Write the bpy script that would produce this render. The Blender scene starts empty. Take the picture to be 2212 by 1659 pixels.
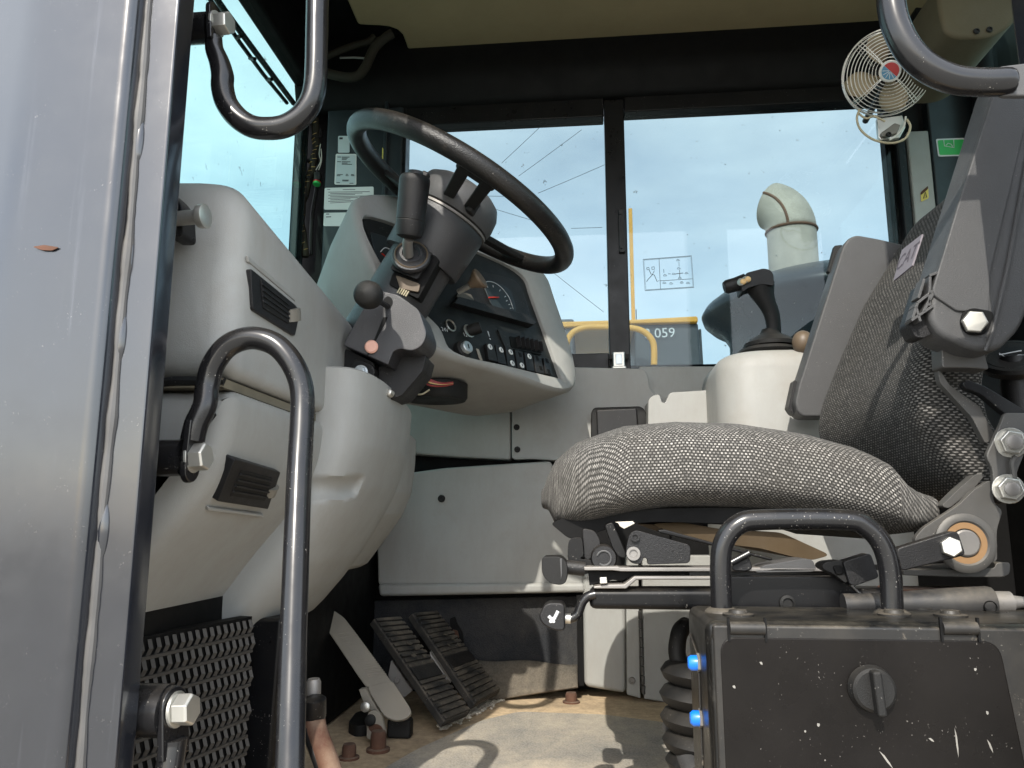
import bpy, bmesh, math, random
from mathutils import Vector, Matrix, Quaternion
random.seed(7)
S = bpy.context.scene
COL = S.collection
rad = math.radians

# ------------------------------------------------------------------ camera
CAM_Z, YAW, PITCH, FPX = 0.45, rad(5.5), rad(10.0), 1661.0      # photo measured on a 2212 x 1659 grid
cd = bpy.data.cameras.new('camera'); cam = bpy.data.objects.new('camera', cd); COL.objects.link(cam)
cd.sensor_width = 36.0; cd.lens = 36.0 * FPX / 2212.0; cd.clip_start = 0.02; cd.clip_end = 6000
cam.location = (0, 0, CAM_Z); cam.rotation_euler = (rad(90) + PITCH, 0, YAW); S.camera = cam

# ------------------------------------------------------------------ sky, sun, exposure
SUN = Vector((-0.19, -1.0, 0.83)).normalized()                 # towards the sun (behind the photographer)
SUN_EL = math.asin(SUN.z); SUN_AZ = math.atan2(SUN.x, SUN.y)
W = bpy.data.worlds.new('World'); S.world = W; W.use_nodes = True
wn, wl = W.node_tree.nodes, W.node_tree.links
wn.clear()
wo = wn.new('ShaderNodeOutputWorld'); bg = wn.new('ShaderNodeBackground'); sky = wn.new('ShaderNodeTexSky')
sky.sky_type = 'NISHITA'; sky.sun_disc = False; sky.sun_elevation = SUN_EL; sky.sun_rotation = SUN_AZ
sky.air_density = 1.0; sky.dust_density = 1.6; sky.ozone_density = 1.0
# thin high cloud over the whole sky
wtc = wn.new('ShaderNodeTexCoord'); wmp = wn.new('ShaderNodeMapping'); wmp.inputs['Scale'].default_value = (1.0, 1.0, 2.6)
wno = wn.new('ShaderNodeTexNoise'); wno.inputs['Scale'].default_value = 2.1; wno.inputs['Detail'].default_value = 6; wno.inputs['Roughness'].default_value = 0.55
wmr = wn.new('ShaderNodeMapRange'); wmr.inputs['From Min'].default_value = 0.36; wmr.inputs['From Max'].default_value = 0.72
wmr.inputs['To Min'].default_value = 0.35; wmr.inputs['To Max'].default_value = 0.80
wmx = wn.new('ShaderNodeMix'); wmx.data_type = 'RGBA'; wmx.inputs[7].default_value = (8.6, 9.0, 9.3, 1)
wl.new(wtc.outputs['Generated'], wmp.inputs[0]); wl.new(wmp.outputs[0], wno.inputs['Vector']); wl.new(wno.outputs['Fac'], wmr.inputs['Value'])
wl.new(wmr.outputs[0], wmx.inputs[0]); wl.new(sky.outputs[0], wmx.inputs[6]); wl.new(wmx.outputs[2], bg.inputs['Color'])
bg.inputs['Strength'].default_value = 0.15
wl.new(bg.outputs[0], wo.inputs[0])
sl = bpy.data.lights.new('sun', 'SUN'); sl.energy = 2.0; sl.angle = rad(0.5); sl.color = (1.0, 0.95, 0.86)
so = bpy.data.objects.new('sun', sl); COL.objects.link(so); so.location = (0, -20, 15)
so.rotation_euler = SUN.to_track_quat('Z', 'Y').to_euler()
S.view_settings.view_transform = 'Standard'; S.view_settings.look = 'None'
S.view_settings.exposure = 1.40; S.view_settings.gamma = 1.0; S.view_settings.use_curve_mapping = False
S.render.engine = 'CYCLES'
try:
    S.cycles.use_denoising = True; S.cycles.max_bounces = 10; S.cycles.diffuse_bounces = 6; S.cycles.transparent_max_bounces = 16
except Exception: pass

# ------------------------------------------------------------------ measuring: picture point + known depth -> place
_F = Vector((-math.sin(YAW) * math.cos(PITCH), math.cos(YAW) * math.cos(PITCH), math.sin(PITCH)))
_R = Vector((math.cos(YAW), math.sin(YAW), 0)); _U = _R.cross(_F)
def ray(p): return _F + _R * ((p[0] - 1106.0) / FPX) + _U * ((829.5 - p[1]) / FPX)
def at(x, y, Y):
    d = ray((x, y)); return Vector((0, 0, CAM_Z)) + d * (Y / d.y)
def atZ(x, y, z):
    d = ray((x, y)); return Vector((0, 0, CAM_Z)) + d * ((z - CAM_Z) / d.z)
def atX(x, y, X):
    d = ray((x, y)); return Vector((0, 0, CAM_Z)) + d * (X / d.x)
def atP(x, y, o, n):
    d = ray((x, y)); c = Vector((0, 0, CAM_Z)); return c + d * ((o - c).dot(n) / d.dot(n))
def grid(x0, y0, s): return lambda x, y: (x0 + x * s, y0 + y * s)
R1 = grid(0, 0, .3646); R2 = grid(691.3, 172.8, .4428); R3 = grid(1209.7, 0, .4688); R4 = grid(0, 604.9, .6354)
R5 = grid(604.9, 864.1, .4791); R6 = grid(1469, 864.1, .4791); S1 = grid(907.3, 518.5, .2344); S2 = grid(1641.8, 432, .4166)
S3 = grid(1296.1, 475.3, .3126); S4 = grid(604.9, 259.2, .2084); S5 = grid(1123.3, 1036.9, .3125); S6 = grid(1771.4, 0, .2344)
T1 = grid(734.5, 345.6, .20838); T2 = grid(691.3, 604.9, .16665); T3 = grid(1901, 604.9, .23965); T4 = grid(1901, 907.3, .26565); T5 = grid(587.6, 0, .1667); T6 = grid(328.4, 328.4, .32303)
def px(pts, Y, g=None): return [at(*(g(*p) if g else p), Y) for p in pts]

# ------------------------------------------------------------------ mesh helpers
def fillet(pts, r, n=6, closed=False):
    """round the corners of a polyline; r = radius-like setback, number or list"""
    P = [Vector(p) for p in pts]; out = []; N = len(P)
    for i, p in enumerate(P):
        rr = r[i] if isinstance(r, (list, tuple)) else r
        if (not closed and i in (0, N - 1)) or rr <= 0: out.append(p); continue
        a, b = P[i - 1] - p, P[(i + 1) % N] - p
        k = min(rr, a.length * .49, b.length * .49); A = p + a.normalized() * k; B = p + b.normalized() * k
        for j in range(n + 1):
            t = j / n; out.append(A * (1 - t) ** 2 + p * 2 * t * (1 - t) + B * t * t)
    return out
def spline(pts, n=6, closed=False):
    P = [Vector(p) for p in pts]; N = len(P); out = []
    for i in range(N if closed else N - 1):
        if closed: a, b, c, d = P[i - 1], P[i], P[(i + 1) % N], P[(i + 2) % N]
        else: a, b, c, d = P[max(i - 1, 0)], P[i], P[i + 1], P[min(i + 2, N - 1)]
        for j in range(n):
            t = j / n
            out.append(.5 * ((2 * b) + (c - a) * t + (2 * a - 5 * b + 4 * c - d) * t * t + (3 * b - a - 3 * c + d) * t ** 3))
    if not closed: out.append(P[-1])
    return out
def frame(axis, hint=None):
    a = Vector(axis).normalized(); h = Vector(hint) if hint is not None else (Vector((0, 0, 1)) if abs(a.z) < .9 else Vector((1, 0, 0)))
    u = (h - a * h.dot(a)).normalized(); return u, a.cross(u), a

class MB:
    def __init__(s): s.v = []; s.f = []; s.m = []; s.cur = 0
    def add(s, vs, fs):
        o = len(s.v); s.v += [Vector(v) for v in vs]
        for f in fs: s.f.append([i + o for i in f]); s.m.append(s.cur)
        return s
    def prism(s, pts, d):
        n = len(pts); P = [Vector(p) for p in pts]; d = Vector(d)
        return s.add(P + [p + d for p in P], [list(range(n)), list(range(2 * n - 1, n - 1, -1))] + [[i, (i + 1) % n, n + (i + 1) % n, n + i] for i in range(n)])
    def hull2(s, A, B):
        n = len(A)
        return s.add(list(A) + list(B), [list(range(n)), list(range(2 * n - 1, n - 1, -1))] + [[i, (i + 1) % n, n + (i + 1) % n, n + i] for i in range(n)])
    def box(s, c, sz, rot=None):
        c = Vector(c); R = rot or Matrix.Identity(3); h = [x / 2 for x in sz]
        vs = [c + R @ Vector((i * h[0], j * h[1], k * h[2])) for i in (-1, 1) for j in (-1, 1) for k in (-1, 1)]
        return s.add(vs, [(0, 1, 3, 2), (4, 6, 7, 5), (0, 4, 5, 1), (2, 3, 7, 6), (0, 2, 6, 4), (1, 5, 7, 3)])
    def boxu(s, c, u, v, w, a, b, d):
        """box centred c with half sizes a,b,d on the axes u,v,w"""
        return s.box(c, (2 * a, 2 * b, 2 * d), Matrix((Vector(u), Vector(v), Vector(w))).transposed())
    def tube(s, pts, r, n=14, closed=False, cap=True, flat=None):
        P = [Vector(p) for p in pts]; N = len(P); rings = []
        t = (P[1] - P[0]).normalized(); u, w, _ = frame(t)
        for i in range(N):
            if closed: tn = (P[(i + 1) % N] - P[i - 1]).normalized()
            else: tn = (P[min(i + 1, N - 1)] - P[max(i - 1, 0)]).normalized()
            q = t.rotation_difference(tn); u = q @ u; t = tn; u = (u - t * u.dot(t)).normalized(); w = t.cross(u)
            rr = r[i] if isinstance(r, (list, tuple)) else r
            rings.append([P[i] + (u * math.cos(2 * math.pi * k / n) + w * math.sin(2 * math.pi * k / n)) * rr for k in range(n)])
        return s.loft(rings, closed, cap)
    def loft(s, rings, closed=False, cap=True):
        n = len(rings[0]); vs = [p for r in rings for p in r]; fs = []; N = len(rings)
        for i in range(N if closed else N - 1):
            a, b = i * n, ((i + 1) % N) * n
            for k in range(n): fs.append([a + k, a + (k + 1) % n, b + (k + 1) % n, b + k])
        if cap and not closed: fs += [list(range(n - 1, -1, -1)), list(range((N - 1) * n, N * n))]
        return s.add(vs, fs)
    def lathe(s, prof, o, axis, n=28, cap=True, hint=None):
        u, w, a = frame(axis, hint); o = Vector(o)
        rings = [[o + a * h + (u * math.cos(2 * math.pi * k / n) + w * math.sin(2 * math.pi * k / n)) * max(r, 1e-5) for k in range(n)] for r, h in prof]
        return s.loft(rings, False, cap)
    def ball(s, c, r, n=20, m=12, sc=(1, 1, 1), rot=None):
        c = Vector(c); R = rot or Matrix.Identity(3); rings = []
        for i in range(m + 1):
            a = math.pi * i / m; rr = max(math.sin(a), 1e-4)
            rings.append([c + R @ Vector((r * sc[0] * rr * math.cos(2 * math.pi * k / n), r * sc[1] * rr * math.sin(2 * math.pi * k / n), -r * sc[2] * math.cos(a))) for k in range(n)])
        return s.loft(rings)
    def sheet(s, rows):
        m, n = len(rows), len(rows[0]); vs = [p for r in rows for p in r]
        return s.add(vs, [[i * n + j, i * n + j + 1, (i + 1) * n + j + 1, (i + 1) * n + j] for i in range(m - 1) for j in range(n - 1)])
    def hexbolt(s, o, axis, r, h, spin=0.0, washer=0.0):
        u, w, a = frame(axis); o = Vector(o)
        if washer: s.lathe([(0, 0), (washer, 0), (washer, h * .22), (0, h * .22)], o, a, 24)
        b = o + a * (h * .22 if washer else 0)
        def ring(rr, hh): return [b + a * hh + (u * math.cos(spin + math.pi * k / 3) + w * math.sin(spin + math.pi * k / 3)) * rr for k in range(6)]
        s.loft([ring(r, 0), ring(r, h * .86), ring(r * .9, h)]); return s
    def build(s, name, mat, parent=None, bevel=0, seg=2, smooth=35, subsurf=0, solid=0, kind=None, label=None, uv=None, uvs=None):
        me = bpy.data.meshes.new(name)
        off = ROOT.get(parent.name, Vector()) if parent else None
        if off is None:
            lo = [min(v[i] for v in s.v) for i in range(3)]; hi = [max(v[i] for v in s.v) for i in range(3)]
            off = Vector(((lo[0] + hi[0]) / 2, (lo[1] + hi[1]) / 2, lo[2]))
        me.from_pydata([v - off for v in s.v], [], s.f)
        bm = bmesh.new(); bm.from_mesh(me)
        if not uvs: bmesh.ops.remove_doubles(bm, verts=bm.verts, dist=1e-6)
        bmesh.ops.recalc_face_normals(bm, faces=bm.faces); bm.to_mesh(me); bm.free()
        mats = mat if isinstance(mat, (list, tuple)) else [mat]
        for m in mats: me.materials.append(M[m] if isinstance(m, str) else m)
        if len(mats) > 1 and len(me.polygons) == len(s.m):
            me.polygons.foreach_set('material_index', s.m)
        if uvs:
            ul = me.uv_layers.new(name='UVMap')
            for lp in me.loops: ul.data[lp.index].uv = uvs[lp.vertex_index]
        if smooth:
            me.polygons.foreach_set('use_smooth', [True] * len(me.polygons)); me.set_sharp_from_angle(angle=rad(smooth))
        o = bpy.data.objects.new(name, me); COL.objects.link(o)
        if parent: o.parent = parent
        else: o.location = off
        ROOT[o.name] = off
        if solid:
            md = o.modifiers.new('thickness', 'SOLIDIFY'); md.thickness = solid; md.offset = -1
        if bevel:
            md = o.modifiers.new('bevel', 'BEVEL'); md.width = bevel; md.segments = seg; md.limit_method = 'ANGLE'; md.angle_limit = rad(30); md.harden_normals = True
            me.polygons.foreach_set('use_smooth', [True] * len(me.polygons))
        if subsurf:
            md = o.modifiers.new('subdivision', 'SUBSURF'); md.levels = subsurf; md.render_levels = subsurf
        if kind: o['kind'] = kind
        if label: o['label'] = label
        return o
ROOT = {}
def thing(name, label, cat, loc, group=None):
    o = bpy.data.objects.new(name, None); COL.objects.link(o); o.location = loc; o.empty_display_size = .05
    ROOT[o.name] = Vector(loc); return tag(o, label, cat, group)
def tag(o, label, cat, group=None):
    o['label'] = label; o['category'] = cat
    if group: o['group'] = group
    return o
_font = {}
def textmesh(txt, size=1.0, ext=0.0):
    c = bpy.data.curves.new('t', 'FONT'); c.body = txt; c.size = size; c.extrude = ext; c.align_x = 'CENTER'; c.align_y = 'CENTER'; c.resolution_u = 3
    o = bpy.data.objects.new('t', c); COL.objects.link(o); bpy.context.view_layer.update()
    me = bpy.data.meshes.new_from_object(o.evaluated_get(bpy.context.evaluated_depsgraph_get()))
    r = ([v.co.copy() for v in me.vertices], [list(p.vertices) for p in me.polygons])
    bpy.data.objects.remove(o); bpy.data.curves.remove(c); bpy.data.meshes.remove(me); return r
def put_text(mb, txt, size, o, u, v):
    vs, fs = textmesh(txt, size); u = Vector(u); v = Vector(v); n = u.cross(v)
    mb.add([Vector(o) + u * p.x + v * p.y + n * p.z for p in vs], fs)

# ------------------------------------------------------------------ materials
M = {}
def material(name):
    m = bpy.data.materials.new(name); m.use_nodes = True; M[name] = m
    nt = m.node_tree; b = nt.nodes['Principled BSDF']; return m, nt, b
def N(nt, t, **k):
    n = nt.nodes.new(t)
    for a, v in k.items():
        if a in n.inputs.keys(): n.inputs[a].default_value = v
        else: setattr(n, a, v)
    return n
def mixrgb(nt, fac, a, b):
    x = N(nt, 'ShaderNodeMix', data_type='RGBA')
    for s_, v in ((0, fac), (6, a), (7, b)):
        if hasattr(v, 'is_output') or hasattr(v, 'links'): nt.links.new(v, x.inputs[s_])
        else: x.inputs[s_].default_value = v if s_ == 0 else (*v, 1)
    return x.outputs[2]
def coords(nt, scale=(1, 1, 1), kind='Object'):
    tc = N(nt, 'ShaderNodeTexCoord'); mp = N(nt, 'ShaderNodeMapping', Scale=scale); nt.links.new(tc.outputs[kind], mp.inputs[0]); return mp.outputs[0]
def noise(nt, vec, scale, lo, hi, detail=5, rough=.6, t0=0.0, t1=1.0):
    n = N(nt, 'ShaderNodeTexNoise', Scale=scale, Detail=detail, Roughness=rough); nt.links.new(vec, n.inputs['Vector'])
    r = N(nt, 'ShaderNodeMapRange'); r.inputs['From Min'].default_value = lo; r.inputs['From Max'].default_value = hi
    r.inputs['To Min'].default_value = t0; r.inputs['To Max'].default_value = t1
    nt.links.new(n.outputs['Fac'], r.inputs['Value']); return r.outputs[0]
def mth(nt, op, a, b=0.5):
    n = N(nt, 'ShaderNodeMath', operation=op)
    for i, v in ((0, a), (1, b)):
        if hasattr(v, 'links'): nt.links.new(v, n.inputs[i])
        else: n.inputs[i].default_value = v
    return n.outputs[0]
def bump(nt, b, h, strength=.3, dist=.001):
    n = N(nt, 'ShaderNodeBump', Strength=strength, Distance=dist); nt.links.new(h, n.inputs['Height']); nt.links.new(n.outputs[0], b.inputs['Normal'])
def surface(name, col, rough=.5, dust=.0, dustcol=(.36, .30, .22), spots=0.0, spotcol=(.5, .47, .42), var=.12, grain=0.0, gscale=900, scr=0.0, scrcol=(.25, .25, .25), metal=0.0, spec=.5, scrscale=(60, 60, 2.5), coat=0.0, stain=0.0, staincol=(.17, .135, .095)):
    """painted / moulded surface: slight unevenness, dust film, small chips, long scratches, fine grain"""
    m, nt, b = material(name); L = nt.links; v = coords(nt)
    big = noise(nt, v, 7, .25, .75)
    c = mixrgb(nt, big, tuple(x * (1 - var) for x in col), tuple(min(x * (1 + var), 1) for x in col))
    r = noise(nt, v, 22, .3, .7, t0=max(rough - .07, .02), t1=min(rough + .09, 1))
    if scr:
        vs = coords(nt, scrscale); k = noise(nt, vs, 1.0, .60, .78, detail=8, rough=.75); k = mth(nt, 'MULTIPLY', k, scr); c = mixrgb(nt, k, c, scrcol)
    if stain:
        q1 = noise(nt, v, 4.5, .50, .78, detail=8, rough=.72); q2 = noise(nt, coords(nt, (9, 9, 3)), 1.0, .42, .75, detail=8, rough=.75); c = mixrgb(nt, mth(nt, 'MULTIPLY', mth(nt, 'MAXIMUM', q1, mth(nt, 'MULTIPLY', q2, .7)), stain), c, staincol)
    if dust:
        g = N(nt, 'ShaderNodeNewGeometry'); sp = N(nt, 'ShaderNodeSeparateXYZ'); L.new(g.outputs['Normal'], sp.inputs[0])
        up = N(nt, 'ShaderNodeMapRange'); up.inputs['From Min'].default_value = .0; up.inputs['From Max'].default_value = .9; up.inputs['To Min'].default_value = .10; L.new(sp.outputs['Z'], up.inputs['Value'])
        d = noise(nt, v, 16, .38, .72, detail=7, rough=.7); d = mth(nt, 'MULTIPLY', d, up.outputs[0]); d = mth(nt, 'MULTIPLY', d, dust)
        c = mixrgb(nt, d, c, dustcol); r = mth(nt, 'ADD', r, mth(nt, 'MULTIPLY', d, .4))
    if spots:
        s_ = noise(nt, v, 420, .69, .73, detail=2, rough=.5); s2 = noise(nt, v, 26, .50, .66); s_ = mth(nt, 'MULTIPLY', mth(nt, 'MULTIPLY', s_, s2), spots); c = mixrgb(nt, s_, c, spotcol)
    L.new(c, b.inputs['Base Color']); L.new(r, b.inputs['Roughness'])
    b.inputs['Metallic'].default_value = metal; b.inputs['Specular IOR Level'].default_value = spec
    if coat: b.inputs['Coat Weight'].default_value = coat; b.inputs['Coat Roughness'].default_value = .12
    if grain:
        h = noise(nt, v, gscale, .2, .8, detail=2); bump(nt, b, h, grain, .0006)
    return m
surface('black_paint', (.005, .0052, .006), .32, dust=.10, spots=.7, var=.2, scr=.15, scrcol=(.06, .06, .065), spec=.22)
surface('tube_paint', (.008, .008, .009), .22, dust=.06, spots=.8, scr=.25, scrcol=(.12, .11, .10), scrscale=(20, 20, 20))
surface('post_paint', (.012, .0135, .018), .18, spec=.8, coat=.45, dust=.10, spots=.22, scr=.32, scrcol=(.15, .155, .18), dustcol=(.25, .25, .25), scrscale=(55, 55, 1.3), var=.18)
surface('seam_metal', (.075, .073, .072), .42, dust=.5, var=.4, scr=.8, scrcol=(.04, .04, .04), scrscale=(60, 60, 14))
surface('grey_plastic', (.30, .302, .288), .55, dust=.22, spots=.25, grain=.35, var=.06, dustcol=(.33, .28, .21), scr=.30, scrcol=(.20, .18, .15), scrscale=(16, 16, 5), stain=.42)
surface('dark_plastic', (.0075, .0075, .0085), .44, dust=.08, spots=.4, spec=.35, grain=.5, gscale=700)
surface('column_plastic', (.024, .024, .027), .36, dust=.05, spots=.3, spec=.6, grain=.5, gscale=900)
surface('arm_plastic', (.058, .058, .059), .48, dust=.18, spots=.35, spec=.35, grain=.5, dustcol=(.30, .28, .25))
surface('black_rubber', (.008, .008, .008), .6, dust=.07, spec=.3, spots=.4, grain=.3)
surface('rim_leather', (.0075, .0072, .007), .36, dust=.07, spec=.4, spots=.6, grain=.8, gscale=420, dustcol=(.25, .19, .13), scr=.18, scrcol=(.20, .15, .10), scrscale=(25, 25, 25))
surface('panel_black', (.008, .0095, .010), .42, dust=.15, spec=.3, spots=.6, dustcol=(.22, .21, .19))
surface('zinc', (.55, .54, .50), .38, metal=.85, dust=.25, var=.15, spots=.4, spotcol=(.2, .18, .15))
surface('bright_zinc', (.52, .56, .58), .42, metal=.8, var=.12)
surface('chrome_wire', (.78, .77, .72), .28, metal=.7, dust=.12, dustcol=(.38, .30, .18))
surface('bare_steel', (.22, .21, .20), .45, metal=.5, dust=.5, var=.25, scr=.4, scrcol=(.05, .05, .05), scrscale=(30, 30, 30))
surface('bracket_steel', (.062, .060, .057), .48, metal=.15, dust=.45, var=.15, spots=.5, dustcol=(.30, .26, .20))
surface('rust', (.075, .030, .016), .85, dust=.5, var=.6, spots=1.0, spotcol=(.34, .27, .22), scr=.5, scrcol=(.30, .20, .15), scrscale=(60, 60, 30))
surface('copper_head', (.62, .34, .26), .5, var=.2)
surface('liner_foam', (.26, .20, .11), .85, var=.10, grain=.5, gscale=300)
surface('header_black', (.0018, .0018, .002), .65, dust=.12, var=.3, spec=.2, dustcol=(.09, .075, .05))
surface('pillar_teal', (.013, .018, .021), .38, var=.15, spots=.4, spec=.4)
surface('belt_foam', (.050, .032, .014), .9, var=.25, dust=.3)  # tan foam, its colour darkened to stand in for shade under the seat
surface('yellow_paint', (.72, .36, .045), .45, dust=.25, var=.08, dustcol=(.55, .42, .25))
surface('body_black', (.055, .065, .075), .5, dust=.5, var=.2, spots=1.0, dustcol=(.20, .21, .22))
surface('galvanized', (.52, .47, .39), .6, metal=.1, var=.25, dust=.35, dustcol=(.40, .36, .22), spots=.9, spotcol=(.60, .58, .50))
surface('weld_rust', (.20, .11, .07), .8, var=.3)
surface('hood_teal', (.012, .020, .025), .30, dust=.12, spots=.7, dustcol=(.12, .15, .15))
surface('sticker_white', (.62, .64, .62), .5, var=.05)
surface('sticker_ink', (.03, .03, .035), .6)
surface('sticker_clear', (.45, .52, .53), .4, var=.04)
surface('sticker_yellow', (.62, .50, .10), .5)
surface('sticker_green', (.03, .42, .09), .45, spots=.3)
surface('sticker_tag', (.19, .17, .19), .6, var=.1)
surface('tag_ink', (.08, .065, .08), .6)
surface('badge_red', (.42, .02, .02), .35)
surface('badge_blue', (.08, .26, .42), .35, var=.5)
surface('blue_cap', (.005, .17, .75), .35)
surface('icon_white', (.62, .64, .65), .5)
surface('wire_red', (.25, .02, .02), .4)
surface('wire_tan', (.50, .33, .12), .5)
surface('wire_beige', (.42, .36, .24), .5)
surface('wire_white', (.55, .54, .48), .5)
surface('loom_tape', (.020, .018, .013), .75, dust=.3, dustcol=(.14, .10, .045), spec=.2)
surface('needle_red', (.55, .03, .015), .5)
surface('dial_face', (.020, .028, .032), .4, var=.1)
surface('bulb_cream', (.72, .48, .22), .4, var=.1)
surface('knob_tan', (.11, .078, .05), .5, dust=.3)
surface('reflector_grey', (.13, .12, .10), .35, var=.4)
surface('insulation', (.16, .14, .10), .9, var=.5, dust=.6)
surface('concrete_dust', (.55, .50, .42), .95, var=.2, grain=.6, gscale=500)
surface('pedal_metal', (.26, .235, .195), .6, dust=.5, var=.15, dustcol=(.34, .29, .22))
surface('box_paint', (.006, .006, .006), .32, dust=.14, spots=.6, scr=.22, spec=.3, scrcol=(.22, .20, .17), scrscale=(14, 14, 14), dustcol=(.34, .29, .21))
surface('box_edge', (.013, .0125, .012), .42, dust=.35, spots=.7, scr=.95, spec=.35, scrcol=(.36, .31, .24), scrscale=(26, 26, 26), dustcol=(.38, .32, .24))
surface('box_panel', (.008, .007, .0065), .30, dust=.03, spots=.4, scr=.20, spec=.12, scrcol=(.09, .07, .06), scrscale=(28, 28, 1.6), var=.35)
surface('guard_steel', (.045, .041, .036), .6, dust=.5, var=.3, dustcol=(.14, .115, .085))
surface('fan_blade', (.42, .34, .22), .5, dust=.4, var=.2, dustcol=(.40, .32, .20))
surface('diagram_ink', (.16, .18, .19), .6)
surface('pedal_rubber', (.020, .020, .020), .65, dust=.75, var=.3, spots=.8, dustcol=(.24, .20, .15), spec=.3, scr=.5, scrcol=(.14, .12, .095), scrscale=(40, 40, 40))
surface('steel_rod', (.028, .028, .029), .45, dust=.4, var=.25, metal=.2, scr=.4, scrcol=(.20, .19, .18), scrscale=(6, 60, 60))
surface('bushing', (.23, .13, .055), .6, var=.4, dust=.3)
surface('scuff', (.20, .19, .17), .8, var=.3)
surface('duct_foam', (.075, .062, .034), .8, var=.12, grain=.4, gscale=300)
# special materials ------------------------------------------------
def glass_mat(name, tint, dirt=.05):
    m, nt, b = material(name); L = nt.links; out = nt.nodes['Material Output']; nt.nodes.remove(b)
    tr = N(nt, 'ShaderNodeBsdfTransparent', Color=(*tint, 1)); gl = N(nt, 'ShaderNodeBsdfGlossy', Roughness=.02); gl.inputs['Color'].default_value = (1, 1, 1, 1)
    lw = N(nt, 'ShaderNodeLayerWeight', Blend=.5); fr_ = mth(nt, 'POWER', lw.outputs['Facing'], 5.0); fr_ = mth(nt, 'ADD', mth(nt, 'MULTIPLY', fr_, .45), .022); m1 = N(nt, 'ShaderNodeMixShader'); L.new(fr_, m1.inputs[0]); L.new(tr.outputs[0], m1.inputs[1]); L.new(gl.outputs[0], m1.inputs[2])
    v = coords(nt); d = noise(nt, v, 46, .70, .74, detail=3, rough=.6, t1=.55); d2 = noise(nt, v, 5, .35, .8, t1=dirt); f = mth(nt, 'MAXIMUM', d, d2)
    df = N(nt, 'ShaderNodeBsdfDiffuse', Color=(.25, .27, .27, 1)); m2 = N(nt, 'ShaderNodeMixShader'); L.new(f, m2.inputs[0]); L.new(m1.outputs[0], m2.inputs[1]); L.new(df.outputs[0], m2.inputs[2])
    L.new(m2.outputs[0], out.inputs[0]); return m
glass_mat('window_glass', (.49, .555, .565), .03); glass_mat('front_glass', (.56, .69, .67), .03); glass_mat('gauge_glass', (.92, .95, .95), .10)
def fabric_mat(name, dark, light, sx, sy, amount=1.0):
    m, nt, b = material(name); L = nt.links
    tc = N(nt, 'ShaderNodeTexCoord'); mp = N(nt, 'ShaderNodeMapping', Scale=(sx, sy, 1)); L.new(tc.outputs['UV'], mp.inputs[0])
    ds = N(nt, 'ShaderNodeTexNoise', Scale=3.0, Detail=3); L.new(mp.outputs[0], ds.inputs['Vector'])
    wv = N(nt, 'ShaderNodeVectorMath', operation='MULTIPLY_ADD'); L.new(ds.outputs['Color'], wv.inputs[0]); wv.inputs[1].default_value = (.16, .16, 0); L.new(mp.outputs[0], wv.inputs[2])
    br = N(nt, 'ShaderNodeTexBrick', offset=.5, Scale=1.0); br.inputs['Color1'].default_value = (1, 1, 1, 1); br.inputs['Color2'].default_value = (.22, .22, .22, 1); br.inputs['Mortar'].default_value = (0, 0, 0, 1)
    br.inputs['Mortar Size'].default_value = .30; br.inputs['Mortar Smooth'].default_value = .6; br.inputs['Bias'].default_value = -.1; br.inputs['Brick Width'].default_value = 1.0; br.inputs['Row Height'].default_value = 1.0
    L.new(wv.outputs[0], br.inputs['Vector'])
    bw = N(nt, 'ShaderNodeRGBToBW'); L.new(br.outputs['Color'], bw.inputs[0])
    n2 = noise(nt, mp.outputs[0], 1.3, .30, .62, detail=2, t0=.25); k = mth(nt, 'MULTIPLY', bw.outputs[0], n2); k = mth(nt, 'MULTIPLY', k, amount)
    v = coords(nt); dirt = noise(nt, v, 9, .4, .75, t1=.35)
    c = mixrgb(nt, k, dark, light); c = mixrgb(nt, dirt, c, (.06, .054, .045)); L.new(c, b.inputs['Base Color'])
    b.inputs['Roughness'].default_value = .95; b.inputs['Specular IOR Level'].default_value = .15
    b.inputs['Sheen Weight'].default_value = .04
    bump(nt, b, bw.outputs[0], .7, .0012); return m
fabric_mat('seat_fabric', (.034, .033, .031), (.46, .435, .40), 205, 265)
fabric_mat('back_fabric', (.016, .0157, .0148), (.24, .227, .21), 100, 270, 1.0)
def floor_mat(name, base, dirt, amount, lo, hi, tex=300):
    m, nt, b = material(name); L = nt.links; v = coords(nt)
    d = noise(nt, v, 3.2, lo, hi, detail=9, rough=.68, t1=amount); d2 = noise(nt, v, 60, .35, .8, detail=3, t0=.6, t1=1.15); d = mth(nt, 'MULTIPLY', d, d2)
    vo = N(nt, 'ShaderNodeTexVoronoi', Scale=tex, feature='F1'); L.new(v, vo.inputs['Vector'])
    wv = N(nt, 'ShaderNodeTexChecker', Scale=tex * .7); L.new(v, wv.inputs[0])
    fine = mth(nt, 'MULTIPLY', vo.outputs['Distance'], .9)
    c = mixrgb(nt, fine, base, tuple(x * .45 for x in base)); c = mixrgb(nt, d, c, dirt)
    L.new(c, b.inputs['Base Color']); b.inputs['Roughness'].default_value = .92; b.inputs['Specular IOR Level'].default_value = .2
    bump(nt, b, vo.outputs['Distance'], .6, .0015); return m
floor_mat('mat_rubber', (.32, .31, .285), (.56, .48, .37), .9, .36, .62, 240)
floor_mat('floor_steel', (.27, .21, .15), (.62, .47, .30), .95, .30, .56, 160)
floor_mat('kick_carpet', (.034, .036, .040), (.12, .11, .095), .7, .45, .75, 330)
floor_mat('flap_carpet', (.10, .09, .075), (.26, .215, .16), .8, .35, .65, 260)
floor_mat('yard_ground', (.40, .38, .34), (.46, .43, .38), .7, .35, .65, 3)

FLOOR = .05
# ---------------------------------------------------------------- setting
mb = MB(); mb.sheet([[Vector((x, y, -1.9)) for x in (-3000, 3000)] for y in (-3000, 3000)])
g = mb.build('ground', 'yard_ground'); g['kind'] = 'structure'

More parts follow.
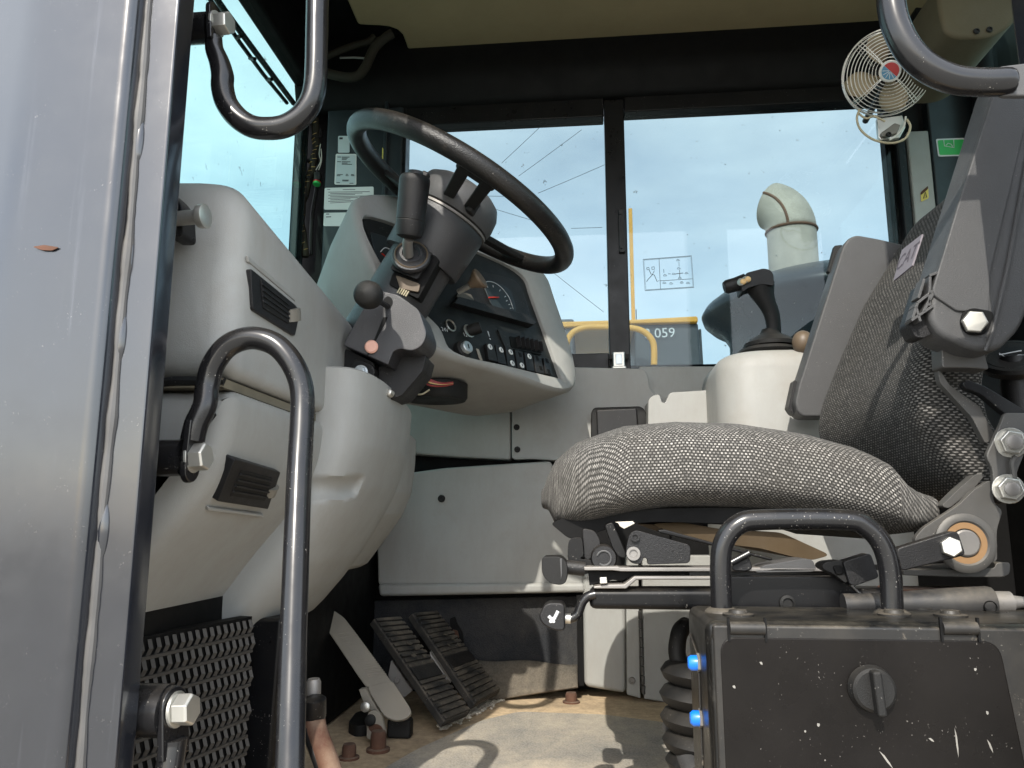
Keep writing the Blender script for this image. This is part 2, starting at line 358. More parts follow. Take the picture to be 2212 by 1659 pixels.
# ---------------------------------------------------------------- cab frame
cab = thing('loader_cab', 'black steel loader cab with open doorway, tinted windows and beige roof lining', 'cab', (0, 1.2, -.25))
YF = 1.95                                                    # inner face of the far side wall
def X_at(x, y, Y): return at(x, y, Y).x
# door post: front skin with a crease and a rolled edge
zb, zt = -.25, 1.9
xa, xw, xf, xi = X_at(208, 830, .65), X_at(249, 830, .668), X_at(318, 830, .668), X_at(354, 830, .79)
xc = X_at(20, 400, .65)
def P3(l, z): return [Vector((p[0], p[1], z)) for p in l]
prof = fillet(P3([(-.90, .728), (xc, .654), (xa, .65), (xa + .005, .671), (xa + .005, .718), (-.90, .78)], zb), [0, .016, .010, 0, 0, 0], 6)
mb = MB(); mb.prism(prof, (0, 0, zt - zb)); post = mb.build('door_post', 'post_paint', cab, smooth=25)
prof = fillet(P3([(xa + .0055, .668), (xf, .668), (xf, .697), (xa + .0055, .697)], zb), [0, .003, .002, 0], 4)
mb = MB(); mb.prism(prof, (0, 0, zt - zb)); mb.build('door_flange', 'post_paint', post, smooth=25)
mb = MB(); mb.box((xi - .10, .745, (zb + zt) / 2), (.20, .09, zt - zb)); mb.build('inner_channel', 'black_paint', post, bevel=.004)
# weld bead: an uneven run of stitched weld along the joint
pts, rr = [], []
z = zb + .01
while z < zt - .01:
    k = .5 + .5 * math.sin(z * 61) * math.sin(z * 23 + 1); pts.append(Vector((xw + .0005 * math.sin(z * 37) + .0006 * math.sin(z * 11), .6675, z))); rr.append(.0028 + .0020 * k + .0008 * random.random()); z += .008
mb = MB(); mb.tube(pts, rr, 10); mb.build('weld_bead', 'seam_metal', post)
mb = MB(); xs0_, xs1_ = X_at(221, 830, .666), X_at(241, 830, .666); mb.box(((xs0_ + xs1_) / 2, .669, (zb + zt) / 2), (xs1_ - xs0_, .006, zt - zb)); mb.build('shade_strip', 'black_rubber', post)  # black strip added as painted shade on the post's receding edge
for q in range(4):                                           # flats of paint over the weld
    z0 = [.82, .70, .62, .44][q]; mb = MB(); mb.ball((xw + .001, .6685, z0), .0075, 14, 10, (.8, .6, 3.4)); mb.build('weld_run', 'post_paint', post)
# rust scar on the post
mb = MB(); mb.prism(fillet(px([(70, 533), (95, 529), (127, 534), (112, 541), (90, 540)], .6498), .002, 3, True), (0, .001, 0)); mb.build('rust_scar', 'rust', post, smooth=0)

# far side: pillar, header, window frame
mb = MB(); x0, x1 = X_at(700, 400, YF), X_at(868, 400, YF); mb.box(((x0 + x1) / 2, YF + .03, 1.25), (x1 - x0, .06, 1.06)); pil = mb.build('front_pillar', 'pillar_teal', cab, bevel=.006)
mb = MB(); xs = X_at(640, 400, 1.98); mb.box(((xs + x0) / 2 - .01, 2.03, 1.1), (x0 - xs + .03, .04, 1.5)); mb.build('pillar_channel', 'header_black', cab)
mb = MB(); a, b_ = at(650, 190, 1.93), at(627, 545, 1.93); xg = (a.x + b_.x) / 2; mb.box((xg + .004, 1.955, 1.1), (.022, .05, 1.5)); mb.build('windshield_seal', 'pillar_teal', cab, bevel=.006)
zh0, zh1 = 1.60, 1.80
prof = fillet([Vector((-.80, YF - .02, 1.80)), Vector((-.80, YF - .035, 1.66)), Vector((-.80, YF - .005, 1.585)), Vector((-.80, YF + .06, 1.585)), Vector((-.80, YF + .06, 1.80))], [0, .03, .02, 0, 0], 5)
mb = MB(); mb.prism(prof, (2.2, 0, 0)); mb.build('side_header', 'header_black', cab)
wf = MB(); wx0, wx1 = X_at(872, 500, YF), X_at(1953, 460, YF); mx0, mx1 = X_at(1311, 510, YF), X_at(1355, 510, YF)
zt1 = at(1100, 259, YF).z; zt2 = at(1600, 227, YF).z; zbl = at(1280, 762, YF).z; zbr = at(1470, 790, YF).z
yb = YF + .03
fr = []
mb = MB(); mb.box(((mx0 + mx1) / 2, yb - .008, (zbr + 1.6) / 2 - .02), (mx1 - mx0, .044, 1.6 - zbr)); mull = mb.build('window_mullion', 'black_paint', cab, bevel=.003)
mb = MB(); mb.box(((wx0 + mx0) / 2 - .02, yb, (zt1 + 1.6) / 2), (mx0 - wx0 + .038, .05, 1.6 - zt1)); mb.build('window_rail', 'black_paint', cab, bevel=.003)
mb = MB(); mb.box(((mx1 + wx1) / 2 + .02, yb, (zt2 + 1.6) / 2), (wx1 - mx1 + .038, .05, 1.6 - zt2)); mb.build('window_rail', 'black_paint', cab, bevel=.003)
mb = MB(); mb.box(((wx0 + mx0) / 2 - .02, yb, zbl - .022), (mx0 - wx0 + .038, .05, .044)); mb.build('window_rail', 'black_paint', cab, bevel=.003)
mb = MB(); mb.box(((mx1 + wx1) / 2 + .02, yb + .004, zbr - .012), (wx1 - mx1 + .038, .03, .024)); mb.build('window_rail', 'black_paint', cab, bevel=.002)
mb = MB(); mb.box((wx1 + .012, yb, 1.2), (.022, .05, .86)); mb.build('window_rail', 'black_paint', cab, bevel=.003)
mb = MB(); mb.box((wx0 - .011, yb - .002, 1.2), (.02, .05, .80)); mb.build('window_rail', 'black_paint', cab, bevel=.003)
mb = MB(); mb.box(((wx0 + mx0) / 2, yb + .006, (zt1 + zbl) / 2), (mx0 - wx0 + .01, .005, zt1 - zbl + .02)); mb.build('window_pane', 'window_glass', cab)
mb = MB(); mb.box(((mx1 + wx1) / 2, yb + .002, (zt2 + zbr) / 2), (wx1 - mx1 + .01, .005, zt2 - zbr + .02)); wp2 = mb.build('window_pane', 'window_glass', cab)
# sliding catch on the mullion, latch at its foot
c0, c1 = at(1334, 452, YF - .008), at(1349, 545, YF - .008)
mb = MB(); mb.box(((c0.x + c1.x) / 2 + .002, YF - .004, (c0.z + c1.z) / 2), (.016, .012, c0.z - c1.z)); hs = mb.build('sash_catch', 'dark_plastic', mull, bevel=.002)
for z_ in (c0.z - .014, c1.z + .012):
    mb = MB(); mb.lathe([(0, 0), (.0035, 0), (.0025, .003), (0, .003)], ((c0.x + c1.x) / 2 - .001, YF - .010, z_), (0, -1, 0), 12); mb.build('screw', 'dark_plastic', mull)
l0 = at(1337, 785, YF - .03)
mb = MB(); mb.box((l0.x, YF - .028, l0.z + .008), (.030, .012, .044)); mb.box((l0.x, YF - .036, l0.z - .012), (.036, .010, .008)); lat = mb.build('window_latch', 'zinc', cab, bevel=.003)
mb = MB(); mb.box((l0.x, YF - .0355, l0.z + .010), (.016, .003, .026)); mb.build('latch_plate', 'bright_zinc', lat, bevel=.001)
mb = MB(); mb.box((l0.x, YF - .022, l0.z + .018), (.052, .010, .014)); mb.build('latch_bar', 'black_rubber', lat, bevel=.003)

# roof, lining, windshield
mb = MB(); mb.box((.10, 1.33, 1.83), (1.84, 1.36, .05)); mb.build('roof_panel', 'header_black', cab, bevel=.01)
lz = 1.752
out = [atZ(*T5(*p), lz) for p in ((970, 0), (1110, 325), (1250, 338), (1400, 342), (1520, 358), (1620, 395), (1690, 460), (1730, 560), (1765, 668))]
out += [Vector((.98, YF - .02, lz)), Vector((.98, .76, lz)), Vector((-.46, .76, lz))]
mb = MB(); mb.prism(out, (0, 0, .05)); mb.build('roof_lining', 'liner_foam', cab, bevel=.008, seg=3)
mb = MB(); mb.box((.1, .70, 1.78), (1.84, .10, .14)); mb.build('door_header', 'black_paint', cab, bevel=.01)
mb = MB(); c = at(600, 92, 1.5); xw_ = -.775
zw = atX(653, 182, xw_).z
mb.box((xw_ - .0, 1.34, (zw + 1.80) / 2), (.05, 1.26, 1.80 - zw)); mb.build('windshield_header', 'header_black', cab, bevel=.008)
mb = MB(); mb.box((xw_ + .004, 1.33, 1.17), (.006, 1.24, zw - .5)); mb.build('windshield', 'front_glass', cab)
mb = MB(); mb.box((xw_, 1.34, .40), (.05, 1.24, .62)); mb.build('windshield_sill', 'header_black', cab, bevel=.005)
# rear right corner: pillar, back wall, doorway post
mb = MB(); rx0 = X_at(2014, 350, YF); rx1 = X_at(2125, 200, YF); mb.box(((rx0 + rx1) / 2, YF + .03, 1.2), (rx1 - rx0, .06, 1.15)); rp = mb.build('rear_pillar', 'pillar_teal', cab, bevel=.006)
mb = MB(); a = X_at(1966, 350, YF - .004); b_ = X_at(2013, 350, YF - .004); mb.box(((a + b_) / 2, YF + .012, (at(1970, 284, YF).z + .8) / 2), (b_ - a, .03, at(1970, 284, YF).z - .8)); gp = mb.build('post_cover', 'grey_plastic', cab, bevel=.004)
mb = MB(); mb.box((1.045, 1.365, .35), (.05, 1.285, 1.2)); mb.build('rear_wall', 'header_black', cab)
mb = MB(); out = fillet([Vector((1.02, 1.90, .955)), Vector((1.02, 1.90, 1.70)), Vector((1.02, .80, 1.70)), Vector((1.02, .80, .955))], .12, 8, True); mb.tube(out, .028, 12, True); mb.build('rear_window_frame', 'header_black', cab)
for y_, w_ in ((1.95, .07), (.76, .10)): mb = MB(); mb.box((1.045, y_, 1.35), (.05, w_, .80)); mb.build('rear_jamb', 'header_black', cab)
mb = MB(); mb.box((1.045, 1.35, 1.755), (.05, 1.26, .09)); mb.build('rear_header', 'header_black', cab)
mb = MB(); mb.box((1.045, 1.35, 1.33), (.006, 1.12, .78)); mb.build('rear_window', 'front_glass', cab)
mb = MB(); mb.box((.53, .72, .80), (.17, .10, 2.1)); mb.build('rear_door_post', 'post_paint', cab, bevel=.012)
# side wall below the window, outside skin
mb = MB(); mb.box(((a + b_) / 2 - .02, YF + .045, 1.2), (b_ - a + .05, .03, .86)); mb.build('corner_filler', 'header_black', cab)
mb = MB(); mb.box((.135, 2.03, .40), (1.91, .04, .90)); mb.build('side_wall', 'header_black', cab)
mb = MB(); mb.box((.1, 1.34, FLOOR - .065), (1.84, 1.36, .12)); fl = mb.build('floor_plate', 'floor_steel', cab)
mb = MB(); mb.box((.1, 1.27, -1.05), (1.5, 1.2, 1.75)); mb.build('chassis_block', 'body_black', cab, bevel=.02)
# ---------------------------------------------------------------- grab handles
HR = .0123
def ytube(pts, ys, g): return [at(*g(*p), y) for p, y in zip(pts, ys)]
def flat_tab(mb, p0, p1, half, th, nrm):
    """flattened, drilled tube end from p0 to p1"""
    d = (p1 - p0).normalized(); n_ = Vector(nrm).normalized(); w = d.cross(n_).normalized()
    ring = []
    L_ = (p1 - p0).length
    outl = [p0 - w * half, p0 - w * half + d * (L_ - half)]
    for k in range(9):
        an = math.pi * k / 8; outl.append(p0 + d * (L_ - half) - w * half * math.cos(an) + d * half * math.sin(an))
    outl.append(p0 + w * half)
    mb.prism([q - n_ * th / 2 for q in outl], n_ * th)
def standoff(parent, x0, x1, c, r):
    mb = MB(); mb.lathe([(r * 1.12, 0), (r * 1.02, .004), (r, .010), (r, x1 - x0)], (x0, c.y, c.z), (1, 0, 0), 24); return mb.build('standoff', 'tube_paint', parent, smooth=50)
def bolt(parent, o, axis, r, h, washer=0, spin=.3, mat='zinc', name='bolt'):
    mb = MB(); mb.hexbolt(o, axis, r, h, spin, washer); return mb.build(name, mat, parent, bevel=.0006, seg=1)
# lower handle
pa = [(655, 545), (668, 490), (697, 425), (705, 360), (724, 290), (770, 228), (830, 200), (890, 201), (948, 228), (998, 290), (1026, 370), (1027, 480), (1018, 640), (1008, 900), (998, 1200), (990, 1500), (984, 1750)]
ya = [y_ * 1.16 for y_ in (.655, .655, .657, .66, .66, .66, .66, .66, .66, .66, .66, .655, .645, .625, .605, .585, .57)]
P = spline(ytube(pa, ya, R4), 6)
gh = thing('grab_handle', 'tall black hoop grab handle bolted low on the grey front door post', 'grab handle', (P[0].x, .72, .15))
low = P[-1]; back = at(*R4(590, 1560), .72)
loop = fillet([P[-1], low + Vector((0, .0, -.10)), Vector((back.x + .0, .70, low.z - .10)), Vector((back.x, .72, low.z + .02)), back], [0, .05, .05, .02, 0], 8)
rr = [HR * .62 if i < 3 else HR * (.8 if i < 6 else 1) for i in range(len(P))]
mb = MB(); mb.tube(P + loop[1:], HR, 20); mb.build('tube', 'tube_paint', gh, smooth=60)
t0, t1 = at(*R4(662, 520), .76), at(*R4(640, 690), .76)
mb = MB(); flat_tab(mb, t0 + Vector((0, 0, .012)), t1, .015, .007, (1, 0, .12)); mb.build('tube_end', 'tube_paint', gh, bevel=.0015)
t0, t1 = at(*R4(590, 1620), .72), at(*R4(588, 1378), .72)
mb = MB(); flat_tab(mb, t0, t1, .0175, .007, (1, -.2, .0)); mb.build('tube_end', 'tube_paint', gh, bevel=.0015)
xpost = xi - .004
c = at(*R4(560, 605), .76); standoff(gh, xpost, at(*R4(625, 605), .76).x, c, .019)
bolt(gh, at(*R4(650, 603), .76), (1, -.05, .04), .0145, .015, .0162)
c = at(*R4(490, 1462), .72); standoff(gh, xpost, at(*R4(572, 1462), .72).x, c, .0235)
bolt(gh, at(*R4(596, 1460), .72), (1, -.05, .04), .0145, .015, .0162, .1)
# upper handle
pa = [(1268, 225), (1270, 290), (1300, 370), (1318, 450), (1318, 520), (1342, 610), (1400, 690), (1480, 745), (1570, 762), (1680, 750), (1775, 695), (1838, 610), (1866, 510), (1874, 380), (1878, 150), (1882, -100), (1886, -500)]
P = spline(px(pa, .77, R1), 6)
P = P[:-1] + fillet([P[-1], Vector((P[-1].x, .77, 1.42)), Vector((xpost, .77, 1.42))], [0, .06, 0], 8)
gh2 = thing('grab_handle', 'long black hook-ended grab handle bolted high on the grey front door post', 'grab handle', (P[0].x, .77, .8))
rr = [HR * min(1.03, .74 + .016 * i) for i in range(len(P))]
mb = MB(); mb.tube(P, rr, 20); mb.build('tube', 'tube_paint', gh2, smooth=60)
t0, t1 = at(*R1(1272, 260), .77), at(*R1(1262, 25), .77)
mb = MB(); flat_tab(mb, t0, t1, .0145, .006, (1, 0, .06)); mb.build('tube_end', 'tube_paint', gh2, bevel=.0015)
c = at(*R1(1140, 172), .77); standoff(gh2, xpost, at(*R1(1240, 172), .77).x, c, .0175)
bolt(gh2, at(*R1(1275, 145), .77), (1, -.12, -.04), .0135, .016, .0150, .2)
# right handle
pa = [(640, -420), (648, -120), (660, 60), (695, 220), (768, 385), (885, 540), (1040, 655), (1240, 735), (1450, 758), (1640, 757), (1790, 745)]
P = px(pa, .68, S6)
P = fillet([Vector((.46, .68, 1.045)), Vector((P[1].x - .004, .68, 1.045)), P[1] + Vector((0, 0, .02))], [0, .09, 0], 8) + spline(P[1:], 6)
gh3 = thing('grab_handle', 'black curved grab handle in the doorway beside the small wire fan', 'grab handle', (P[-1].x, .68, .75))
rr = [HR * 1.03] * (len(P) - 4) + [HR, HR * .97, HR * .9, HR * .55]
mb = MB(); mb.tube(P, rr, 20); mb.build('tube', 'tube_paint', gh3, smooth=60)
e = at(*S6(1640, 745), .68)
mb = MB(); outl = fillet([e + Vector((0, 0, -.0145)), e + Vector((.0, 0, .0145)), Vector((.47, .68, e.z + .022)), Vector((.47, .68, e.z - .020))], .006, 4, True); mb.prism(outl, (0, .007, 0)); mb.build('mounting_plate', 'arm_plastic', gh3, bevel=.002)

# door striker pin
sp = thing('striker_pin', 'silver door striker pin with hex nut on the front door post', 'striker pin', at(385, 470, .75))
c = at(*R1(1040, 1296), .75); e = at(*R1(1225, 1287), .745); ax = (e - c).normalized(); ax = Vector((1, -.06, .02)).normalized(); Lp = (e - c).length
mb = MB(); mb.lathe([(.019, 0), (.019, .007)], c - ax * .030, ax, 26); mb.build('base_washer', 'black_paint', sp)
bolt(sp, c - ax * .023, ax, .0186, .016, 0, .25, name='hex_nut')
mb = MB(); mb.lathe([(.0080, 0), (.0080, Lp - .003), (.0122, Lp - .002), (.0130, Lp), (.0130, Lp + .006), (.0110, Lp + .007)], c - ax * .009, ax, 28); mb.build('pin', 'zinc', sp, smooth=40)
mb = MB(); mb.prism(fillet(px([(352, 415), (368, 412), (392, 440), (395, 510), (358, 510)], .755), .006, 4, True), (0, .03, 0)); mb.build('striker_bracket', 'black_paint', sp, bevel=.002)

# ---------------------------------------------------------------- front consoles
XC = -.383
fc = thing('front_console', 'upper grey plastic console with a black air vent, behind the striker pin', 'console', (-.5, 1.0, .6))
prof = [Vector((XC, .795, .606)), Vector((XC, .795, .70)), Vector((XC, .795, .812)), Vector((XC, 1.0, .800)), Vector((XC, 1.245, .780)), Vector((XC, 1.245, .606))]
nearY, farY = .795, 1.245
bm_ = MB(); outl = fillet([Vector((-.72, 0, .606)), Vector((XC, 0, .606)), Vector((XC, 0, .842)), Vector((-.72, 0, .858))], [0, .014, .055, 0], 10)
def top_drop(y): return -.052 * (y - nearY) / (farY - nearY)
rings = []
for y, ins in ((nearY + .0, .030), (nearY + .004, .016), (nearY + .011, .006), (nearY + .024, 0), (1.0, 0), (farY, 0)):
    cx, cz = -.55, .71
    rings.append([Vector((p.x if p.x < -.7 else p.x - ins * (1 if p.x > -.5 else .4), y, (p.z + (top_drop(y) if p.z > .7 else 0)) + (-ins if p.z > .78 else ins if p.z < .63 else 0))) for p in outl])
bm_.loft(rings); body = bm_.build('body', 'grey_plastic', fc, smooth=40)
def on_face(p, g): return atX(*g(*p), XC)
# vent recess lip, bezel, core, thumb wheel on the cab side of the console
q = [on_face(p, T6) for p in ((632, 690), (945, 965), (955, 1000), (640, 735))]
mb = MB(); mb.prism([v + Vector((-.002, 0, 0)) for v in q], (.0035, 0, 0)); mb.build('recess_lip', 'grey_plastic', fc, bevel=.0012)
ven = MB(); q = [on_face(p, T6) for p in ((640, 778), (945, 1025), (963, 1060), (962, 1120), (938, 1232), (655, 1055))]
ven.prism(fillet([v - Vector((.004, 0, 0)) for v in q], .004, 4, True), (.008, 0, 0)); ven = ven.build('air_vent', 'dark_plastic', fc, bevel=.0015)
q = [on_face(p, T6) for p in ((700, 850), (890, 1000), (888, 1150), (718, 1045))]
mb = MB(); mb.prism([v + Vector((.0035, 0, 0)) for v in q], (.002, 0, 0)); mb.build('vent_core', 'black_rubber', ven, bevel=.0008)
for k in range(4):
    t = (k + .8) / 5; A = q[0].lerp(q[3], t); B = q[1].lerp(q[2], t); mb = MB(); mb.boxu((A + B) / 2 + Vector((.006, 0, 0)), (1, 0, 0), (B - A).normalized(), Vector((1, 0, 0)).cross((B - A).normalized()), .001, (B - A).length / 2, .0012); mb.build('vent_slat', 'dark_plastic', ven)
c = on_face((922, 1090), T6)
mb = MB(); mb.lathe([(0, -.008), (.016, -.008), (.016, .008), (0, .008)], c + Vector((-.002, 0, 0)), (0, .35, -.94), 24); mb.build('thumb_wheel', 'reflector_grey', ven, smooth=40)

lc = thing('lower_console', 'lower grey plastic console sloping under, with a square black air vent', 'console', (-.5, .95, .3))
base = fillet([Vector((-.72, 0, .592)), Vector((-.383, 0, .592)), Vector((-.386, 0, .54)), Vector((-.404, 0, .49)), Vector((-.438, 0, .447)), Vector((-.480, 0, .398)), Vector((-.545, 0, .308)), Vector((-.575, 0, .278)), Vector((-.72, 0, .272))], [0, .016, .03, .03, .03, .03, .01, .01, 0], 4)
rings = []
for y, ins in ((.795, .030), (.800, .014), (.808, .005), (.820, 0), (.95, 0), (1.13, 0)):
    r_ = []
    for i, p in enumerate(base):
        a = base[max(i - 1, 0)]; b = base[min(i + 1, len(base) - 1)]; t = (b - a).normalized(); nrm = Vector((-t.z, 0, t.x))
        if nrm.dot(Vector((-.6, 0, .45)) - p) < 0: nrm = -nrm
        r_.append(Vector((p.x, y, p.z)) + nrm * (ins if p.x > -.7 else 0))
    rings.append(r_)
mb = MB(); mb.loft(rings); mb.build('body', 'grey_plastic', lc, smooth=40)
pl_o = Vector((-.404, 0, .49)); pl_t = (Vector((-.438, 0, .447)) - Vector((-.386, 0, .54))).normalized(); pl_n = Vector((-pl_t.z, 0, pl_t.x)); pl_n = pl_n if pl_n.x > 0 else -pl_n
def on_low(p): return atP(*R4(*p), pl_o + pl_n * .0015, pl_n)
q = [on_low(p) for p in ((792, 604), (948, 650), (905, 776), (732, 748))]
mb = MB(); mb.prism(fillet([v - pl_n * .012 for v in q], .003, 4, True), pl_n * .015); v2 = mb.build('air_vent', 'dark_plastic', lc, bevel=.002)
q = [on_low(p) for p in ((812, 640), (918, 668), (893, 748), (775, 730))]
mb = MB(); mb.prism([v + pl_n * .002 for v in q], pl_n * .002); mb.build('vent_core', 'black_rubber', v2, bevel=.0008)
for k in range(4):
    t = (k + .7) / 4.6; A = q[0].lerp(q[3], t); B = q[1].lerp(q[2], t); d = (B - A).normalized(); mb = MB(); mb.boxu((A + B) / 2 + pl_n * .005, pl_n, d, pl_n.cross(d), .0012, (B - A).length / 2, .0011); mb.build('vent_slat', 'dark_plastic', v2)
c = on_low((918, 715)); mb = MB(); mb.lathe([(0, -.006), (.013, -.006), (.013, .006), (0, .006)], c - pl_n * .004, (q[3] - q[0]).normalized(), 24); mb.build('thumb_wheel', 'reflector_grey', v2, smooth=40)
q = [on_low(p) for p in ((715, 775), (900, 800), (905, 812), (715, 790))]
mb = MB(); mb.prism([v - pl_n * .010 for v in q], pl_n * .008); mb.build('recess_lip', 'grey_plastic', lc, bevel=.002)
# seal strip and foam between the two consoles
mb = MB(); mb.tube(spline([Vector((-.50, .80, .57)), Vector((-.47, .797, .597)), Vector((-.43, .797, .600)), Vector((-.395, .80, .598))], 5), .006, 8); mb.build('seal_strip', 'black_rubber', lc)
mb = MB(); mb.box((-.46, .96, .598), (.13, .33, .010)); mb.build('foam_strip', 'insulation', lc)

# column shroud, wrapped round the foot of the steering column
def curve(tab, z):
    for (z0, x0), (z1, x1) in zip(tab, tab[1:]):
        if z0 >= z >= z1: t = (z0 - z) / (z0 - z1); return x0 + (x1 - x0) * t
    return tab[0][1] if z > tab[0][0] else tab[-1][1]
XCt = [(.66, -.385), (.54, -.388), (.49, -.405), (.445, -.44), (.398, -.48), (.317, -.54), (.28, -.57)]
XNt = [(.68, -.309), (.63, -.311), (.56, -.318), (.50, -.336), (.467, -.351), (.43, -.371), (.39, -.395), (.35, -.425), (.31, -.460), (.285, -.486)]
def shroud(name, yc, hy, xc, xn, z0, z1, parent, dent=False, nn=84):
    rings = []; zs = [z0 + (z1 - z0) * i / 90 for i in range(91)]; zs += [z1 + .003, z1 + .005]
    for i, z in enumerate(zs):
        ins = 0 if i < 91 else (.003 if i == 91 else .008); e0 = max(0, 1 - i / 2.0) * .006
        a, b = curve(xc, min(z, z1)), curve(xn, min(z, z1)); r_ = []
        for k in range(nn):
            t = math.pi * k / (nn - 1); cc, ss = math.cos(t), max(math.sin(t), 0.0); ex = .82
            y = yc - math.copysign(abs(cc) ** ex, cc) * (hy - ins - e0); x = a + (b - a - ins - e0) * (ss ** .60)
            if dent:
                dz = (z - .497 - .10 * (y - 1.12)) / .017; dy = (y - 1.118) / .040
                if abs(dz) < 1 and abs(dy) < 1: w_ = (1 - dz * dz) ** .8 * (1 - dy ** 4); x -= .010 * w_; y += .013 * w_
            r_.append(Vector((x, y, z - max(0, z - .56) / .08 * .085 * (y - (yc - hy)))))
        r_ += [Vector((a - .10, yc + hy, z)), Vector((a - .10, yc - hy, z))]
        rings.append(r_)
    mb = MB(); mb.loft(rings); return mb.build(name, 'grey_plastic', parent, smooth=45)
sh = thing('column_shroud', 'smooth bulging grey shroud wrapped around the foot of the steering column', 'shroud', (-.42, 1.28, .28))
shroud('shell', 1.265, .175, XCt, XNt, .285, .672, sh, True)
X2 = [(z, x - .045) for z, x in XNt]
shroud('inner_shell', 1.44, .15, [(z, x - .02) for z, x in XCt], [(.66, -.335), (.56, -.337), (.50, -.343), (.46, -.358), (.42, -.385), (.36, -.43), (.3, -.48)], .36, .62, sh)
mb = MB(); mb.box((-.62, 1.3, .30), (.20, 1.2, .50)); mb.build('bulkhead', 'header_black', sh)
# ---------------------------------------------------------------- steering column and wheel
TIL = rad(30.5); WY = 1.28; WR = .213; RT = .0168
C = at(995, 428, WY); ax = Vector((math.sin(TIL), 0, math.cos(TIL))); vv = Vector((math.cos(TIL), 0, -math.sin(TIL))); yy = Vector((0, 1, 0))
col = thing('steering_assembly', 'black tilting steering column with wheel, gear lever and ball knob', 'steering', C - ax * .42)
def cl(s, t, y): return C + ax * s + vv * t + Vector((0, y - WY, 0))      # column coordinates: along, across, world depth
def on_col(p, g, y): return at(*g(*p), y)
mb = MB(); mb.tube([C + (vv * math.cos(2 * math.pi * k / 96) + yy * math.sin(2 * math.pi * k / 96)) * WR for k in range(96)], RT, 18, True); wheel = mb.build('steering_wheel', 'rim_leather', col, smooth=60)
def rim(d, r=WR): return C + (vv * math.cos(rad(d)) + yy * math.sin(rad(d))) * r
for d in (150, 62):                                              # far spokes: flat pressed arms
    e = rim(d, WR - .012); h0 = rim(d, .055) - ax * .030; dr = (e - h0).normalized(); w_ = ax.cross(dr)
    mb = MB(); mb.hull2([h0 - w_ * .022 - ax * .006, h0 + w_ * .022 - ax * .006, h0 + w_ * .022 + ax * .006, h0 - w_ * .022 + ax * .006], [e - w_ * .030 - ax * .006, e + w_ * .030 - ax * .006, e + w_ * .030 + ax * .006, e - w_ * .030 + ax * .006]); mb.build('spoke', 'black_rubber', wheel, bevel=.003)
d = 291; e = rim(d, WR - .008); h0 = rim(d, .058) - ax * .026; dr = (e - h0).normalized(); w_ = ax.cross(dr)
for sgn in (-1, 1):
    mb = MB(); mb.hull2([h0 + w_ * (sgn * .020 - .010) - ax * .008, h0 + w_ * (sgn * .020 + .010) - ax * .008, h0 + w_ * (sgn * .020 + .010) + ax * .006, h0 + w_ * (sgn * .020 - .010) + ax * .006],
        [e + w_ * (sgn * .022 - .011) - ax * .007, e + w_ * (sgn * .022 + .011) - ax * .007, e + w_ * (sgn * .022 + .011) + ax * .007, e + w_ * (sgn * .022 - .011) + ax * .007]); mb.build('spoke', 'black_rubber', wheel, bevel=.003)
mb = MB(); q = rim(d, WR - .030); mb.boxu(q, w_, dr, ax, .036, .016, .010); mb.build('spoke_web', 'black_rubber', wheel, bevel=.006, seg=3)
mb = MB(); mb.lathe([(.060, -.022), (.077, -.018), (.080, -.004), (.078, .016), (.070, .032), (.056, .041), (.030, .045), (.001, .045)], C - ax * .022, ax, 36); mb.build('hub_pad', 'arm_plastic', wheel, smooth=40)
for sgn in (-1, 1):
    mb = MB(); mb.boxu(C - ax * .022 - yy * .062 + vv * (.050 * sgn), vv, yy, ax, .007, .014, .014); mb.build('hub_rib', 'dark_plastic', wheel, bevel=.004)
# housing: flared cup over a round body
mb = MB(); mb.lathe([(.060, -.040), (.072, -.044), (.0745, -.050), (.0745, -.070), (.0715, -.132), (.0700, -.137), (.062, -.137)], C, ax, 44, hint=vv); cup = mb.build('upper_housing', 'column_plastic', col, smooth=40)
mb = MB(); mb.lathe([(.0765, -.0435), (.0765, -.0475)], C, ax, 40); mb.build('trim_ring', 'bare_steel', cup)
mb = MB(); mb.lathe([(.058, -.10), (.0585, -.20), (.0585, -.33), (.050, -.345)], C, ax, 40, hint=vv); low_h = mb.build('lower_housing', 'column_plastic', col, smooth=40)
# gear lever block let into the near side
ny = WY - .0585
blk = [on_col(p, T1, ny - .012) for p in ((560, 1010), (690, 850), (850, 850), (1020, 1030), (800, 1435), (620, 1350), (505, 1280))]
cutp = [on_col(p, T1, ny - .004) for p in ((545, 1170), (955, 965), (1030, 1035), (810, 1440), (505, 1290))]
mb = MB(); mb.prism(fillet(cutp, .004, 3, True), (0, .03, 0)); mb.build('lever_pocket', 'header_black', col, bevel=.002)
face = [on_col(p, T1, ny - .016) for p in ((515, 1125), (640, 920), (960, 955), (800, 1240))]
mb = MB(); mb.prism(fillet(face, .004, 3, True), (0, .022, 0)); mb.build('lever_block', 'dark_plastic', col, bevel=.002)
face = [on_col(p, T1, ny - .008) for p in ((575, 1190), (830, 1285), (815, 1370), (620, 1330))]
mb = MB(); mb.prism(fillet(face, .004, 3, True), (0, .018, 0)); mb.build('switch_body', 'knob_tan', col, bevel=.003)
for k in range(5):
    c = on_col((625 + 22 * k, 1325 + 9 * k), T1, ny - .010); mb = MB(); mb.tube([c, c - ax * .010], .0014, 8); mb.build('switch_pin', 'wire_beige', col)
c = on_col((738, 1010), T1, ny - .016); la = (on_col((745, 560), T1, ny - .075) - c).normalized()
bax = Vector((.16, -.86, .30)).normalized()
mb = MB(); mb.lathe([(.030, -.004), (.0325, 0), (.0325, .004), (.031, .007), (.026, .009), (.024, .007), (.021, .009), (.019, .013), (.015, .013), (.013, .010), (.001, .010)], c, bax, 36); mb.build('lever_boot', 'column_plastic', col, smooth=35)
